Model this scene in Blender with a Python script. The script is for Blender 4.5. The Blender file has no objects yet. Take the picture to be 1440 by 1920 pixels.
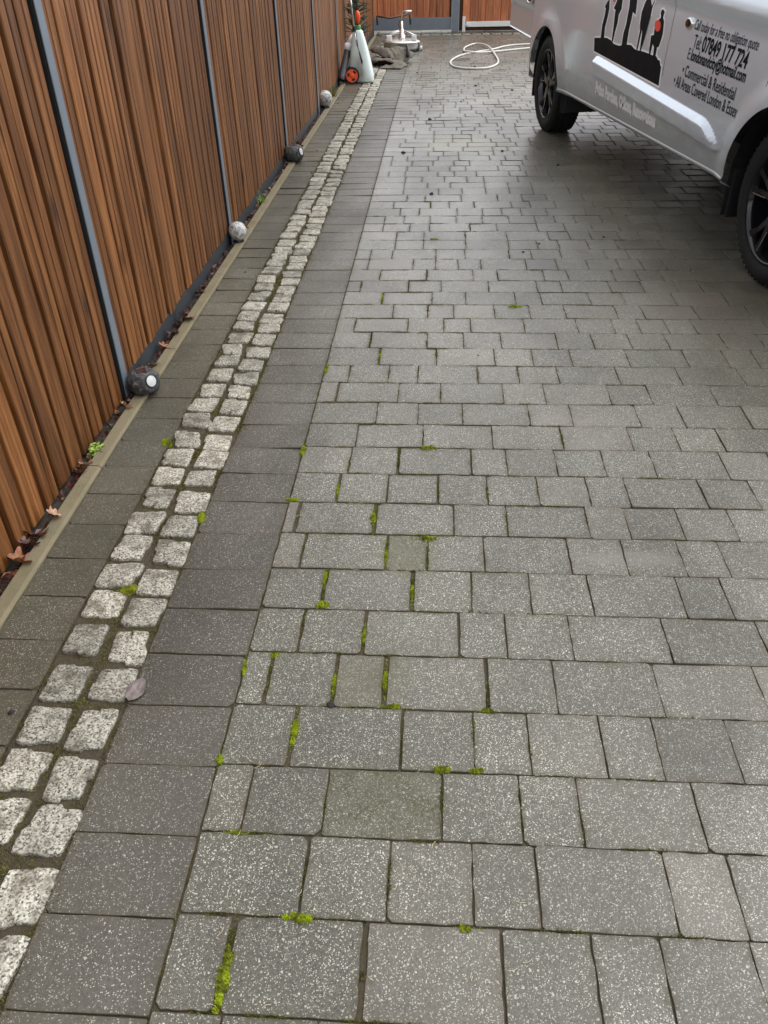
import bpy, bmesh, math, random
from mathutils import Vector, Matrix, noise
R = math.radians
random.seed(7)
SC = bpy.context.scene
COL = SC.collection

# ------------------------------------------------------------------ camera
cam_d = bpy.data.cameras.new('camera'); CAM = bpy.data.objects.new('camera', cam_d); COL.objects.link(CAM)
PITCH, YAW, ROLL, CAMZ = 0.62885, -0.075675, -0.025476, 1.38
cam_d.sensor_fit = 'VERTICAL'; cam_d.sensor_height = 24.0; cam_d.lens = 1496.2 / 1920 * 24
cam_d.clip_start = 0.02; cam_d.clip_end = 600
_f = Vector((math.sin(YAW) * math.cos(PITCH), math.cos(YAW) * math.cos(PITCH), -math.sin(PITCH)))
_r = Vector((math.cos(YAW), -math.sin(YAW), 0)); _u = _r.cross(_f)
_a = math.cos(ROLL) * _r + math.sin(ROLL) * _u; _b = -math.sin(ROLL) * _r + math.cos(ROLL) * _u
CAM.matrix_world = Matrix(((_a.x, _b.x, -_f.x, 0), (_a.y, _b.y, -_f.y, 0), (_a.z, _b.z, -_f.z, CAMZ), (0, 0, 0, 1)))
SC.camera = CAM

# ------------------------------------------------------------------ sky, sun, exposure (overcast daylight)
W = bpy.data.worlds.new('World'); SC.world = W; W.use_nodes = True
wn = W.node_tree; wn.nodes.clear()
SUN_EL, SUN_AZ = R(60), R(62)
sky = wn.nodes.new('ShaderNodeTexSky'); sky.sky_type = 'NISHITA'; sky.sun_disc = False
sky.sun_elevation = SUN_EL; sky.sun_rotation = SUN_AZ; sky.dust_density = 2.0; sky.air_density = 1.0; sky.ozone_density = 1.0
hs = wn.nodes.new('ShaderNodeHueSaturation'); hs.inputs['Saturation'].default_value = 0.12
bg = wn.nodes.new('ShaderNodeBackground'); bg.inputs['Strength'].default_value = 0.15
wo = wn.nodes.new('ShaderNodeOutputWorld')
wn.links.new(sky.outputs[0], hs.inputs['Color']); wn.links.new(hs.outputs[0], bg.inputs[0]); wn.links.new(bg.outputs[0], wo.inputs[0])
sl = bpy.data.lights.new('sun', 'SUN'); sl.energy = 0.5; sl.angle = R(100); sl.color = (1, 0.97, 0.93)
SUN = bpy.data.objects.new('sun', sl); COL.objects.link(SUN)
_sd = Vector((math.sin(SUN_AZ) * math.cos(SUN_EL), math.cos(SUN_AZ) * math.cos(SUN_EL), math.sin(SUN_EL)))
SUN.rotation_euler = _sd.to_track_quat('Z', 'Y').to_euler(); SUN.location = (0, 0, 8)
vs = SC.view_settings; vs.view_transform = 'Standard'; vs.look = 'None'; vs.exposure = 1.19; vs.gamma = 1.0
SC.cycles.max_bounces = 6; SC.cycles.use_denoising = True

# ------------------------------------------------------------------ helpers
def link(o, parent=None):
    COL.objects.link(o)
    if parent is not None: o.parent = parent
    return o
def tag(o, label=None, cat=None, group=None, kind=None):
    if label: o['label'] = label
    if cat: o['category'] = cat
    if group: o['group'] = group
    if kind: o['kind'] = kind
    return o
def empty(name, loc=(0, 0, 0), rz=0):
    o = bpy.data.objects.new(name, None); o.location = loc; o.rotation_euler = (0, 0, rz); o.empty_display_size = 0.05
    return link(o)
def mesh(name, V, F, mat, parent=None, smooth=False, mats=None, fm=None, loc=None):
    me = bpy.data.meshes.new(name); me.from_pydata(V, [], F)
    for m in (mats or [mat]): me.materials.append(m)
    if fm: me.polygons.foreach_set('material_index', fm)
    if smooth: me.polygons.foreach_set('use_smooth', [True] * len(me.polygons))
    me.update()
    o = bpy.data.objects.new(name, me)
    if loc: o.location = loc
    return link(o, parent)
def attr(o, name, vals):
    a = o.data.attributes.new(name, 'FLOAT', 'FACE'); a.data.foreach_set('value', vals)
def pattr(o, name, vals):
    a = o.data.attributes.new(name, 'FLOAT', 'POINT'); a.data.foreach_set('value', vals)
class MB:
    def __init__(s): s.V = []; s.F = []
    def add(s, V, F):
        n = len(s.V); s.V += [tuple(v) for v in V]; s.F += [tuple(i + n for i in f) for f in F]; return s
    def box(s, x0, x1, y0, y1, z0, z1, c=0.0):
        if c <= 0:
            return s.add([(x0,y0,z0),(x1,y0,z0),(x1,y1,z0),(x0,y1,z0),(x0,y0,z1),(x1,y0,z1),(x1,y1,z1),(x0,y1,z1)],
                         [(0,3,2,1),(4,5,6,7),(0,1,5,4),(1,2,6,5),(2,3,7,6),(3,0,4,7)])
        bm = bmesh.new(); bmesh.ops.create_cube(bm, size=1)
        for v in bm.verts: v.co = Vector(((x0+x1)/2 + v.co.x*(x1-x0), (y0+y1)/2 + v.co.y*(y1-y0), (z0+z1)/2 + v.co.z*(z1-z0)))
        bmesh.ops.bevel(bm, geom=bm.edges[:], offset=c, segments=2, affect='EDGES', profile=0.6)
        bm.verts.ensure_lookup_table(); bm.verts.index_update()
        s.add([v.co[:] for v in bm.verts], [[v.index for v in f.verts] for f in bm.faces]); bm.free(); return s
    def tube(s, pts, r, n=10, cap=True):
        pts = [Vector(p) for p in pts]; rs = r if isinstance(r, (list, tuple)) else [r] * len(pts)
        V = []; prev = None
        for i, p in enumerate(pts):
            t = (pts[min(i+1, len(pts)-1)] - pts[max(i-1, 0)]).normalized()
            if prev is None:
                a = Vector((0, 0, 1)) if abs(t.z) < .9 else Vector((1, 0, 0)); x = t.cross(a).normalized()
            else:
                x = (prev - t * prev.dot(t)).normalized()
            prev = x; y = t.cross(x)
            for k in range(n):
                an = 2 * math.pi * k / n; V.append(p + (x * math.cos(an) + y * math.sin(an)) * rs[i])
        F = [(i*n+k, i*n+(k+1) % n, (i+1)*n+(k+1) % n, (i+1)*n+k) for i in range(len(pts)-1) for k in range(n)]
        if cap: F += [tuple(range(n-1, -1, -1)), tuple(range((len(pts)-1)*n, len(pts)*n))]
        return s.add(V, F)
    def lathe(s, prof, n=24, M=None, close=False):
        V = []; P = len(prof)
        for k in range(n):
            a = 2 * math.pi * k / n
            for r, h in prof:
                v = Vector((r * math.cos(a), r * math.sin(a), h)); V.append(M @ v if M else v)
        F = []
        for k in range(n):
            k2 = (k + 1) % n
            for j in range(P if close else P - 1):
                j2 = (j + 1) % P; F.append((k*P+j, k2*P+j, k2*P+j2, k*P+j2))
        return s.add(V, F)
    def build(s, name, mat, parent=None, smooth=False): return mesh(name, s.V, s.F, mat, parent, smooth)
def sstep(a, b, x):
    t = max(0.0, min(1.0, (x - a) / (b - a))); return t * t * (3 - 2 * t)
def catmull(P, n=8, closed=False):
    out = []; P = [Vector(p) for p in P]; m = len(P)
    for i in range(m - 1):
        p0, p1, p2, p3 = P[max(i-1, 0)], P[i], P[i+1], P[min(i+2, m-1)]
        for k in range(n):
            t = k / n
            out.append(0.5 * ((2*p1) + (-p0+p2)*t + (2*p0-5*p1+4*p2-p3)*t*t + (-p0+3*p1-3*p2+p3)*t**3))
    return out + [P[-1]]
_camI = CAM.matrix_world.inverted()
def in_view(x, y, z=0):       # only used to choose which pieces are kept as single objects
    v = _camI @ Vector((x, y, z))
    if v.z > -0.05: return False
    px = v.x / -v.z * 1496.2; py = v.y / -v.z * 1496.2
    return abs(px) < 760 and abs(py) < 1000

# ------------------------------------------------------------------ materials
class N:
    def __init__(s, name):
        s.m = bpy.data.materials.new(name); s.m.use_nodes = True; s.t = s.m.node_tree; s.b = s.t.nodes['Principled BSDF']
    def n(s, typ, **k):
        x = s.t.nodes.new('ShaderNode' + typ)
        for a, v in k.items():
            if a[:2] == 'i_': x.inputs[a[2:].replace('_', ' ')].default_value = v
            else: setattr(x, a, v)
        return x
    def l(s, a, b): s.t.links.new(a, b)
    def pos(s, scale=None):
        g = s.n('NewGeometry').outputs['Position']
        if scale is None: return g
        v = s.n('VectorMath', operation='MULTIPLY'); s.l(g, v.inputs[0]); v.inputs[1].default_value = scale; return v.outputs[0]
    def noise(s, vec, scale, detail=4, rough=.55, dist=0):
        x = s.n('TexNoise', i_Scale=scale, i_Detail=detail, i_Roughness=rough, i_Distortion=dist)
        if vec is not None: s.l(vec, x.inputs['Vector'])
        return x.outputs['Fac']
    def voro(s, vec, scale, feature='F1'):
        x = s.n('TexVoronoi', i_Scale=scale, feature=feature); s.l(vec, x.inputs['Vector']); return x
    def ramp(s, fac, *st):
        x = s.n('ValToRGB'); e = x.color_ramp.elements
        while len(e) < len(st): e.new(.5)
        for el, (p, c) in zip(e, st):
            el.position = p; el.color = c if len(c) == 4 else (*c, 1)
        s.l(fac, x.inputs[0]); return x.outputs[0]
    def mix(s, fac, a, b, mode='MIX'):
        x = s.n('MixRGB', blend_type=mode)
        for i, v in ((0, fac), (1, a), (2, b)):
            if isinstance(v, (int, float)): x.inputs[i].default_value = v
            elif isinstance(v, (tuple, list)): x.inputs[i].default_value = (*v, 1) if len(v) == 3 else v
            else: s.l(v, x.inputs[i])
        return x.outputs[0]
    def math(s, op, a, b=0.0, clamp=False):
        x = s.n('Math', operation=op, use_clamp=clamp)
        for i, v in ((0, a), (1, b)):
            if isinstance(v, (int, float)): x.inputs[i].default_value = v
            else: s.l(v, x.inputs[i])
        return x.outputs[0]
    def attr(s, name): return s.n('Attribute', attribute_name=name).outputs['Fac']
    def set(s, **k):
        for a, v in k.items():
            inp = s.b.inputs[a.replace('_', ' ')]
            if isinstance(v, (int, float, tuple, list)): inp.default_value = (*v, 1) if isinstance(v, (tuple, list)) and len(inp.default_value) == 4 and len(v) == 3 else v
            else: s.l(v, inp)
        return s
    def bump(s, h, strength=.4, dist=.002):
        x = s.n('Bump', i_Strength=strength, i_Distance=dist); s.l(h, x.inputs['Height']); s.l(x.outputs[0], s.b.inputs['Normal']); return s
G1 = (1, 1, 1); G0 = (0, 0, 0)
def moss_mat():
    m = N('bright_moss'); p = m.pos(); a = m.noise(p, 420, 3, .6); b = m.noise(p, 42, 3, .6)
    hi = m.mix(m.ramp(b, (.40, G0), (.60, G1)), (.26, .26, .02), (.60, .74, .016))
    m.set(Base_Color=m.mix(m.ramp(a, (.3, G0), (.65, G1)), (.07, .09, .008), hi), Roughness=.9); return m.m
def grey(v): return (v, v, v)

def plain(name, col, rough=.5, metal=0, var=.15, scale=30, bump=0, **k):
    m = N(name); nz = m.noise(m.pos(), scale, 5)
    c = m.mix(nz, tuple(x * (1 - var) for x in col), tuple(min(1, x * (1 + var)) for x in col))
    m.set(Base_Color=c, Metallic=metal, Roughness=m.ramp(nz, (.3, grey(max(0, rough - .08))), (.7, grey(min(1, rough + .08)))), **k)
    if bump: m.bump(nz, .4, bump)
    return m.m

def paver_mat(name, dark, light, speck, thr, rough, dirt=(.06, .055, .035), dirt_amt=.35):
    m = N(name); p = m.pos()
    v1 = m.voro(p, 470); sep = m.n('SeparateColor'); m.l(v1.outputs['Color'], sep.inputs[0])
    v2 = m.voro(p, 150); sep2 = m.n('SeparateColor'); m.l(v2.outputs['Color'], sep2.inputs[0])
    n_f = m.noise(p, 90, 5, .6); n_m = m.noise(p, 7, 5, .6); n_l = m.noise(p, 1.1, 4, .55)
    tone = m.attr('tone')
    agg = m.mix(.55, sep.outputs[1], n_f)
    base = m.mix(m.ramp(agg, (.25, G0), (.75, G1)), dark, light)
    # pale chippings in the face mix
    pick = m.math('GREATER_THAN', sep.outputs[0], thr); near = m.math('LESS_THAN', v1.outputs['Distance'], .50)
    sp = m.math('MULTIPLY', pick, near)
    pick2 = m.math('GREATER_THAN', sep2.outputs[0], min(.985, thr + .10)); near2 = m.math('LESS_THAN', v2.outputs['Distance'], .30)
    sp2 = m.math('MULTIPLY', pick2, near2)
    spk = m.math('MAXIMUM', sp, sp2)
    spc = m.mix(sep.outputs[2], tuple(x * .55 for x in speck), speck)
    base = m.mix(m.math('MULTIPLY', spk, .85), base, spc)
    # dirt film, worn patches, block to block tone
    base = m.mix(m.math('MULTIPLY', m.ramp(n_m, (.42, G0), (.72, G1)), dirt_amt), base, dirt)
    base = m.mix(m.math('MULTIPLY', m.ramp(n_l, (.40, G0), (.66, G1)), dirt_amt * .55), base, (.11, .105, .085))
    tm = m.n('MapRange'); tm.inputs[3].default_value = .78; tm.inputs[4].default_value = 1.22; m.l(tone, tm.inputs[0])
    base = m.mix(1, base, tm.outputs[0], 'MULTIPLY')
    # broad damp and worn areas
    n_b = m.noise(m.pos((1, .55, 1)), 1.7, 5, .6, .5)
    base = m.mix(1, base, m.ramp(n_b, (.34, (.66, .64, .61)), (.62, (1.12, 1.11, 1.08))), 'MULTIPLY')
    # sand and grime working in from the edges
    ed = m.math('ADD', m.math('MULTIPLY', m.math('POWER', m.math('MINIMUM', m.attr('edge'), 1.0), 1.6), m.ramp(m.noise(p, 38, 5, .7), (.38, G0), (.66, G1))), m.math('MAXIMUM', m.math('SUBTRACT', m.attr('edge'), 1.0), 0.0), True)
    base = m.mix(m.math('MULTIPLY', ed, .88), base, m.mix(n_f, (.035, .029, .018), (.11, .092, .062)))
    hue = m.mix(m.math('MULTIPLY', m.attr('warm'), .5), base, (.20, .17, .14)); base = hue
    # moss film on some blocks
    mo = m.attr('moss'); mm = m.math('MULTIPLY', m.math('MULTIPLY', mo, m.ramp(m.noise(p, 150, 5, .85), (.47, G0), (.55, G1))), m.ramp(m.noise(p, 17, 3, .6), (.36, grey(.25)), (.58, G1)))
    base = m.mix(m.math('MULTIPLY', mo, .12), base, (.045, .043, .016)); base = m.mix(m.math('MULTIPLY', mm, .92), base, m.mix(m.noise(p, 300, 3), (.004, .005, .001), (.06, .06, .008)))
    # long shaped stains: algae bloom and a scrubbed scuff
    def blob(cx, cy, rx, ry, col, amt):
        nonlocal base
        vv = m.n('VectorMath', operation='SUBTRACT'); m.l(p, vv.inputs[0]); vv.inputs[1].default_value = (cx, cy, 0)
        v3 = m.n('VectorMath', operation='MULTIPLY'); m.l(vv.outputs[0], v3.inputs[0]); v3.inputs[1].default_value = (1/rx, 1/ry, 0)
        ln = m.n('VectorMath', operation='LENGTH'); m.l(v3.outputs[0], ln.inputs[0])
        d = m.math('ADD', ln.outputs['Value'], m.math('MULTIPLY', m.math('SUBTRACT', m.noise(p, 9, 4), .5), 1.3))
        f = m.ramp(d, (.45, G1), (1.0, G0))
        base = m.mix(m.math('MULTIPLY', f, amt), base, col)
    blob(-.085, .945, .17, .11, (.062, .060, .022), .22); blob(-.066, 1.70, .11, .12, (.09, .085, .03), .35); blob(-.13, 1.24, .12, .10, (.085, .08, .035), .3)
    blob(.20, 6.85, .42, .42, (.20, .18, .09), .55)
    blob(-.02, 6.45, .14, .06, (.045, .04, .035), .7)
    blob(.53, 1.70, .16, .045, (.15, .135, .12), .45)
    blob(1.2, 3.4, .5, .5, (.15, .125, .095), .3)
    blob(.45, 2.45, .14, .07, (.19, .155, .125), .35)
    r = m.math('ADD', m.math('MULTIPLY', n_m, .22), rough - .11)
    r = m.math('ADD', m.math('SUBTRACT', r, m.math('MULTIPLY', spk, .08)), m.math('MULTIPLY', m.math('ADD', mm, ed), .4), True)
    m.set(Base_Color=base, Roughness=r, Specular_IOR_Level=.38, Coat_Weight=m.math('MULTIPLY', m.ramp(n_b, (.3, grey(.08)), (.65, grey(.38))), m.math('SUBTRACT', 1.0, ed)), Coat_Roughness=.26, Coat_IOR=1.45)
    h = m.math('ADD', m.math('MULTIPLY', n_f, .7), m.math('MULTIPLY', spk, .35))
    m.bump(h, .35, .0012); return m.m

M = {}
M['paver'] = paver_mat('paver_grey', (.040, .0385, .0305), (.134, .128, .104), (.70, .68, .59), .80, .35)
M['border'] = paver_mat('paver_charcoal', (.037, .0335, .028), (.088, .081, .068), (.52, .49, .42), .875, .52)
M['border2'] = paver_mat('paver_charcoal_green', (.038, .036, .025), (.100, .092, .068), (.52, .49, .40), .875, .55, dirt=(.05, .048, .026), dirt_amt=.6)

def sett_mat():
    m = N('granite_sett'); p = m.pos()
    v = m.voro(p, 300); sep = m.n('SeparateColor'); m.l(v.outputs['Color'], sep.inputs[0])
    nf = m.noise(p, 130, 4, .6); nm = m.noise(p, 16, 5, .65); nl = m.noise(p, 45, 4, .6)
    base = m.ramp(m.mix(.55, sep.outputs[0], nf), (.27, (.05, .047, .038)), (.42, (.25, .235, .19)), (.57, (.46, .435, .36)), (.8, (.64, .61, .52)))
    st = m.ramp(nm, (.47, G0), (.62, G1)); base = m.mix(m.math('MULTIPLY', st, .72), base, (.085, .072, .045))
    tm = m.n('MapRange'); tm.inputs[3].default_value = .62; tm.inputs[4].default_value = 1.08; m.l(m.attr('tone'), tm.inputs[0])
    base = m.mix(1, base, tm.outputs[0], 'MULTIPLY')
    m.set(Base_Color=base, Roughness=.62); m.bump(m.mix(.5, nf, nl), .8, .004); return m.m
M['sett'] = sett_mat()

def bed_mat():
    m = N('joint_sand'); p = m.pos(); a = m.noise(p, 160, 5, .7); b = m.noise(p, 6, 4, .6)
    c = m.mix(a, (.024, .020, .013), (.13, .108, .072))
    c = m.mix(m.math('MULTIPLY', m.ramp(b, (.54, G0), (.68, G1)), .7), c, m.mix(a, (.018, .020, .004), (.075, .075, .014)))
    m.set(Base_Color=c, Roughness=.95, Specular_IOR_Level=.2); m.bump(a, 1, .006); return m.m
M['bed'] = bed_mat()
M['soil'] = plain('soil', (.035, .026, .018), .95, var=.7, scale=180, bump=.006)
M['ground'] = plain('bare_ground', (.10, .085, .06), .95, var=.4, scale=20, bump=.01)

def kerb_mat():
    m = N('kerb_concrete'); p = m.pos(); a = m.noise(p, 220, 4, .7); b = m.noise(p, 9, 5, .6); c2 = m.noise(p, 3, 3)
    c = m.mix(a, (.115, .092, .052), (.235, .195, .118))
    c = m.mix(m.math('MULTIPLY', m.ramp(b, (.45, G0), (.7, G1)), .6), c, (.10, .095, .045))
    c = m.mix(m.math('MULTIPLY', m.ramp(c2, (.45, G0), (.65, G1)), .4), c, (.20, .17, .11))
    m.set(Base_Color=c, Roughness=.8); m.bump(a, .6, .003); return m.m
M['kerb'] = kerb_mat()

def wood_mat(name, c_dark, c_mid, c_light, rough=.5):
    m = N(name); g = m.n('NewGeometry').outputs['Position']
    rnd = m.n('ObjectInfo').outputs['Random']
    off = m.n('CombineXYZ'); m.l(m.math('MULTIPLY', rnd, 37), off.inputs[0]); m.l(m.math('MULTIPLY', rnd, 91), off.inputs[2])
    ad = m.n('VectorMath', operation='ADD'); m.l(g, ad.inputs[0]); m.l(off.outputs[0], ad.inputs[1]); p = ad.outputs[0]
    def sc(v):
        x = m.n('VectorMath', operation='MULTIPLY'); m.l(p, x.inputs[0]); x.inputs[1].default_value = v; return x.outputs[0]
    grain = m.noise(sc((75, 75, 2.6)), 1.0, 6, .7, .8); band = m.noise(sc((26, 26, 1.1)), 1.0, 4, .6, 1.2); wea = m.noise(sc((7, 7, 1.6)), 1, 4, .6)
    c = m.ramp(m.mix(.45, band, grain), (.35, c_dark), (.5, c_mid), (.64, c_light))
    tm = m.n('MapRange'); tm.inputs[3].default_value = .72; tm.inputs[4].default_value = 1.25; m.l(rnd, tm.inputs[0]); c = m.mix(1, c, tm.outputs[0], 'MULTIPLY')
    # knots and resin streaks
    kv = m.voro(sc((11, 11, 3.6)), 1.0); ks = m.n('SeparateColor'); m.l(kv.outputs['Color'], ks.inputs[0])
    kn = m.math('MULTIPLY', m.math('GREATER_THAN', ks.outputs[0], .72), m.ramp(kv.outputs['Distance'], (.06, G1), (.26, G0)))
    c = m.mix(m.math('MULTIPLY', kn, .85), c, (.018, .009, .005))
    stv = m.ramp(wea, (.52, G0), (.70, G1)); c = m.mix(m.math('MULTIPLY', stv, .45), c, tuple(x * .45 for x in c_mid))
    m.set(Base_Color=c, Roughness=m.math('ADD', m.math('MULTIPLY', grain, .25), rough - .12), Specular_IOR_Level=.4)
    m.bump(m.mix(.5, grain, band), .7, .004); return m.m
M['wood'] = wood_mat('fence_timber', (.043, .0135, .0036), (.160, .060, .0165), (.30, .130, .042))
M['wood_back_shaded'] = wood_mat('fence_backing_timber_shaded', (.026, .009, .003), (.062, .023, .007), (.10, .040, .014), .8)  # darker than the face boards: groove shade is put into this colour
M['gatewood'] = wood_mat('gate_timber', (.21, .066, .026), (.42, .140, .058), (.58, .22, .10))

def steel_mat():
    m = N('powder_coated_steel'); p = m.pos(); a = m.noise(m.pos((60, 60, 6)), 1, 5, .7); b = m.noise(p, 14, 4)
    c = m.mix(b, (.15, .18, .215), (.205, .235, .275)); c = m.mix(m.math('MULTIPLY', m.ramp(a, (.66, G0), (.72, G1)), .5), c, (.42, .42, .40))
    m.set(Base_Color=c, Roughness=.42, Metallic=.25); return m.m
M['steel'] = steel_mat()
M['plate'] = plain('dark_steel_plate', (.045, .052, .06), .55, .2, .4, 12)
M['void'] = plain('black_shadow_gap', (.006, .006, .007), .9)
M['alu'] = plain('galvanised_metal', (.66, .67, .66), .38, .75, .15, 25)
M['whitepaint'] = plain('white_coated_metal', (.74, .75, .74), .45, 0, .08, 14)
M['chrome'] = plain('bright_stainless', (.78, .78, .76), .16, 1, .1, 9)
M['stainless'] = plain('brushed_stainless', (.52, .51, .49), .33, 1, .2, 22)
M['black'] = plain('black_plastic', (.012, .012, .013), .42, 0, .4, 40)
M['rubber'] = plain('tyre_rubber', (.0055, .0055, .006), .8, 0, .35, 60, .001)
M['gloss_black'] = plain('gloss_black_alloy', (.006, .006, .008), .10, .0, .3, 5)
M['grey_alloy'] = plain('machined_alloy', (.42, .42, .44), .22, 1, .2, 8)
M['orange'] = plain('orange_plastic', (.80, .085, .012), .4, 0, .1, 18)
M['green_cap'] = plain('green_plastic', (.06, .22, .05), .5, 0, .2, 20)
M['bronze'] = plain('brown_oiled_steel', (.12, .075, .05), .4, .6, .4, 20)
M['dgrey'] = plain('grey_tube_plastic', (.05, .05, .055), .28, 0, .3, 9)
def tank_mat():
    m = N('translucent_tank'); b = m.noise(m.pos(), 5, 3)
    m.set(Base_Color=m.mix(b, (.66, .77, .76), (.76, .84, .83)), Roughness=.35, Subsurface_Weight=.25, Subsurface_Radius=(.05, .06, .06), Subsurface_Scale=.4); return m.m
M['tank'] = tank_mat()
def hose_mat():
    m = N('dirty_white_hose'); b = m.noise(m.pos(), 20, 4)
    m.set(Base_Color=m.mix(b, (.50, .47, .42), (.72, .69, .64)), Roughness=.45); return m.m
M['hose'] = hose_mat()
M['cloth'] = plain('dusty_canvas', (.125, .110, .088), .95, 0, .35, 14, .004)
def rock_mat():
    m = N('dark_rock_resin'); p = m.pos(); a = m.noise(p, 60, 6, .75, 1.0); b = m.noise(p, 150, 4)
    c = m.ramp(a, (.36, (.008, .008, .008)), (.52, (.045, .045, .044)), (.66, (.20, .20, .195)))
    m.set(Base_Color=c, Roughness=.6); m.bump(m.mix(.4, a, b), .9, .006); return m.m
M['rock'] = rock_mat()
def globe_mat():
    m = N('mottled_globe'); p = m.pos(); a = m.noise(p, 45, 5, .65, .8)
    m.set(Base_Color=m.ramp(a, (.36, (.10, .10, .095)), (.50, (.40, .40, .385)), (.62, (.66, .66, .64))), Roughness=.35); return m.m
M['globe'] = globe_mat()
M['lens'] = plain('frosted_lens', (.56, .57, .58), .25, 0, .04, 60)
M['solar'] = plain('solar_cell', (.035, .015, .018), .12, 0, .2, 60)
def paint_mat():
    m = N('silver_van_paint'); fl = m.noise(m.pos(), 40, 2, .5); dirt = m.noise(m.pos(), 4, 5, .6)
    c = m.mix(m.math('MULTIPLY', fl, .25), (.70, .775, .86), (.76, .835, .92))
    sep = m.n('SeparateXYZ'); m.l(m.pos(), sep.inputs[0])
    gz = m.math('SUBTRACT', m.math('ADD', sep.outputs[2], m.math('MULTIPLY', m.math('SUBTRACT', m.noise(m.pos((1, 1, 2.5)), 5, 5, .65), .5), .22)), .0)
    gr = m.ramp(gz, (.42, grey(.72)), (.60, G0)); c = m.mix(gr, c, (.20, .20, .195))      # shade of the lower flank put into the colour, along with some road grime
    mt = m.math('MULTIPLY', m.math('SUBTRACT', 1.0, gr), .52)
    m.set(Base_Color=c, Metallic=mt, Roughness=m.math('ADD', m.math('MULTIPLY', dirt, .05), .26), Coat_Weight=.8, Coat_Roughness=.09); return m.m
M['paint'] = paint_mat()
M['glass'] = plain('tinted_glass', (.01, .012, .013), .05, 0, .1, 3)
M['decal_black'] = plain('black_vinyl', (.007, .0065, .0085), .5, 0, .1, 8, Specular_IOR_Level=.06)
M['decal_grey'] = plain('charcoal_lettering', (.022, .023, .028), .5, 0, .1, 8, Specular_IOR_Level=.1)
M['decal_white'] = plain('white_vinyl', (.86, .86, .88), .35, 0, .04, 8)
M['decal_red'] = plain('red_vinyl', (.78, .07, .05), .35, 0, .1, 8)
def leafy(name, a, b, rough=.55, sc=60):
    m = N(name); nz = m.ramp(m.noise(m.pos(), sc, 4, .6), (.3, G0), (.7, G1)); rnd = m.n('ObjectInfo').outputs['Random']
    c = m.mix(nz, a, b); m.set(Base_Color=c, Roughness=rough); m.bump(nz, .4, .002); return m.m
M['moss'] = moss_mat()
M['moss_dull'] = leafy('olive_moss', (.045, .043, .009), (.215, .205, .03), .9)
M['weed'] = leafy('weed_leaf', (.14, .24, .02), (.34, .46, .09))
M['weed_y'] = leafy('yellowing_weed', (.12, .12, .03), (.30, .27, .08))
M['conifer'] = leafy('dark_needles', (.012, .045, .028), (.05, .11, .07))
M['leaf_tan'] = leafy('dry_tan_leaf', (.26, .13, .075), (.46, .28, .18))
M['leaf_orange'] = leafy('dry_orange_leaf', (.11, .032, .012), (.30, .115, .04))
M['leaf_red'] = leafy('dark_red_leaf', (.022, .006, .005), (.095, .024, .016), .4)
M['leaf_grey'] = leafy('faded_mauve_leaf', (.10, .08, .078), (.19, .155, .15), .7)
M['straw'] = plain('pale_straw', (.50, .42, .28), .7)
M['grit'] = plain('sandy_grit', (.105, .08, .05), .95, 0, .6, 400)
M['crumb'] = plain('dark_crumb', (.018, .017, .014), .95)

# ------------------------------------------------------------------ ground and paving
g = mesh('ground', [(-60, -40, -.09), (60, -40, -.09), (60, 90, -.09), (-60, 90, -.09)], [(0, 1, 2, 3)], M['ground'])
tag(g, 'bare earth ground around and beneath the paved drive', 'ground', kind='structure')

PITCH_Y, Y0 = 0.156, 0.692
ROWS = range(-4, 93)
XB = -0.432                      # line between border course and field paving
JOINTS = {
-1: [-0.329, -0.101, 0.129, 0.28, 0.393, 0.541],
0: [-0.22, -0.067, 0.084, 0.199, 0.431],
1: [-0.355, -0.2, 0.028, 0.181, 0.294, 0.52],
2: [-0.289, -0.057, 0.095, 0.21, 0.362, 0.475, 0.628],
3: [-0.369, -0.216, -0.101, 0.129, 0.281, 0.51, 0.734],
4: [-0.315, -0.161, 0.068, 0.182, 0.336, 0.562, 0.788],
5: [-0.279, -0.049, 0.104, 0.253, 0.405, 0.632, 0.745],
6: [-0.357, -0.125, -0.012, 0.141, 0.371, 0.519, 0.67, 0.782],
7: [-0.396, -0.168, 0.061, 0.213, 0.442, 0.554, 0.702, 0.849],
8: [-0.291, -0.14, 0.014, 0.164, 0.316, 0.466, 0.582, 0.805, 0.956],
9: [-0.270, -0.114, 0.12, 0.233, 0.387, 0.538, 0.691, 0.911],
10: [-0.262, -0.038, 0.194, 0.424, 0.649, 0.8, 0.942],
11: [-0.204, -0.059, 0.097, 0.329, 0.475, 0.704, 0.852, 1.074],
12: [-0.363, -0.136, 0.02, 0.248, 0.399, 0.63, 0.775, 1.002],
13: [-0.333, -0.18, -0.067, 0.162, 0.315, 0.465, 0.689, 0.916],
14: [-0.225, 0.002, 0.232, 0.383, 0.533, 0.752, 0.978],
15: [-0.273, -0.037, 0.113, 0.267, 0.496, 0.641, 0.792, 0.94, 1.167],
16: [-0.352, -0.123, 0.031, 0.146, 0.375, 0.599, 0.751, 0.858],
17: [-0.195, -0.04, 0.076, 0.256, 0.411, 0.567, 0.79, 0.905],
18: [-0.253, -0.023, 0.132, 0.359, 0.477, 0.697, 0.85, 1.075],
19: [-0.367, -0.137, 0.019, 0.244, 0.472, 0.587, 0.813],
20: [-0.284, -0.053, 0.175, 0.295, 0.52, 0.635, 0.857]}
rng = random.Random(11)
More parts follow.
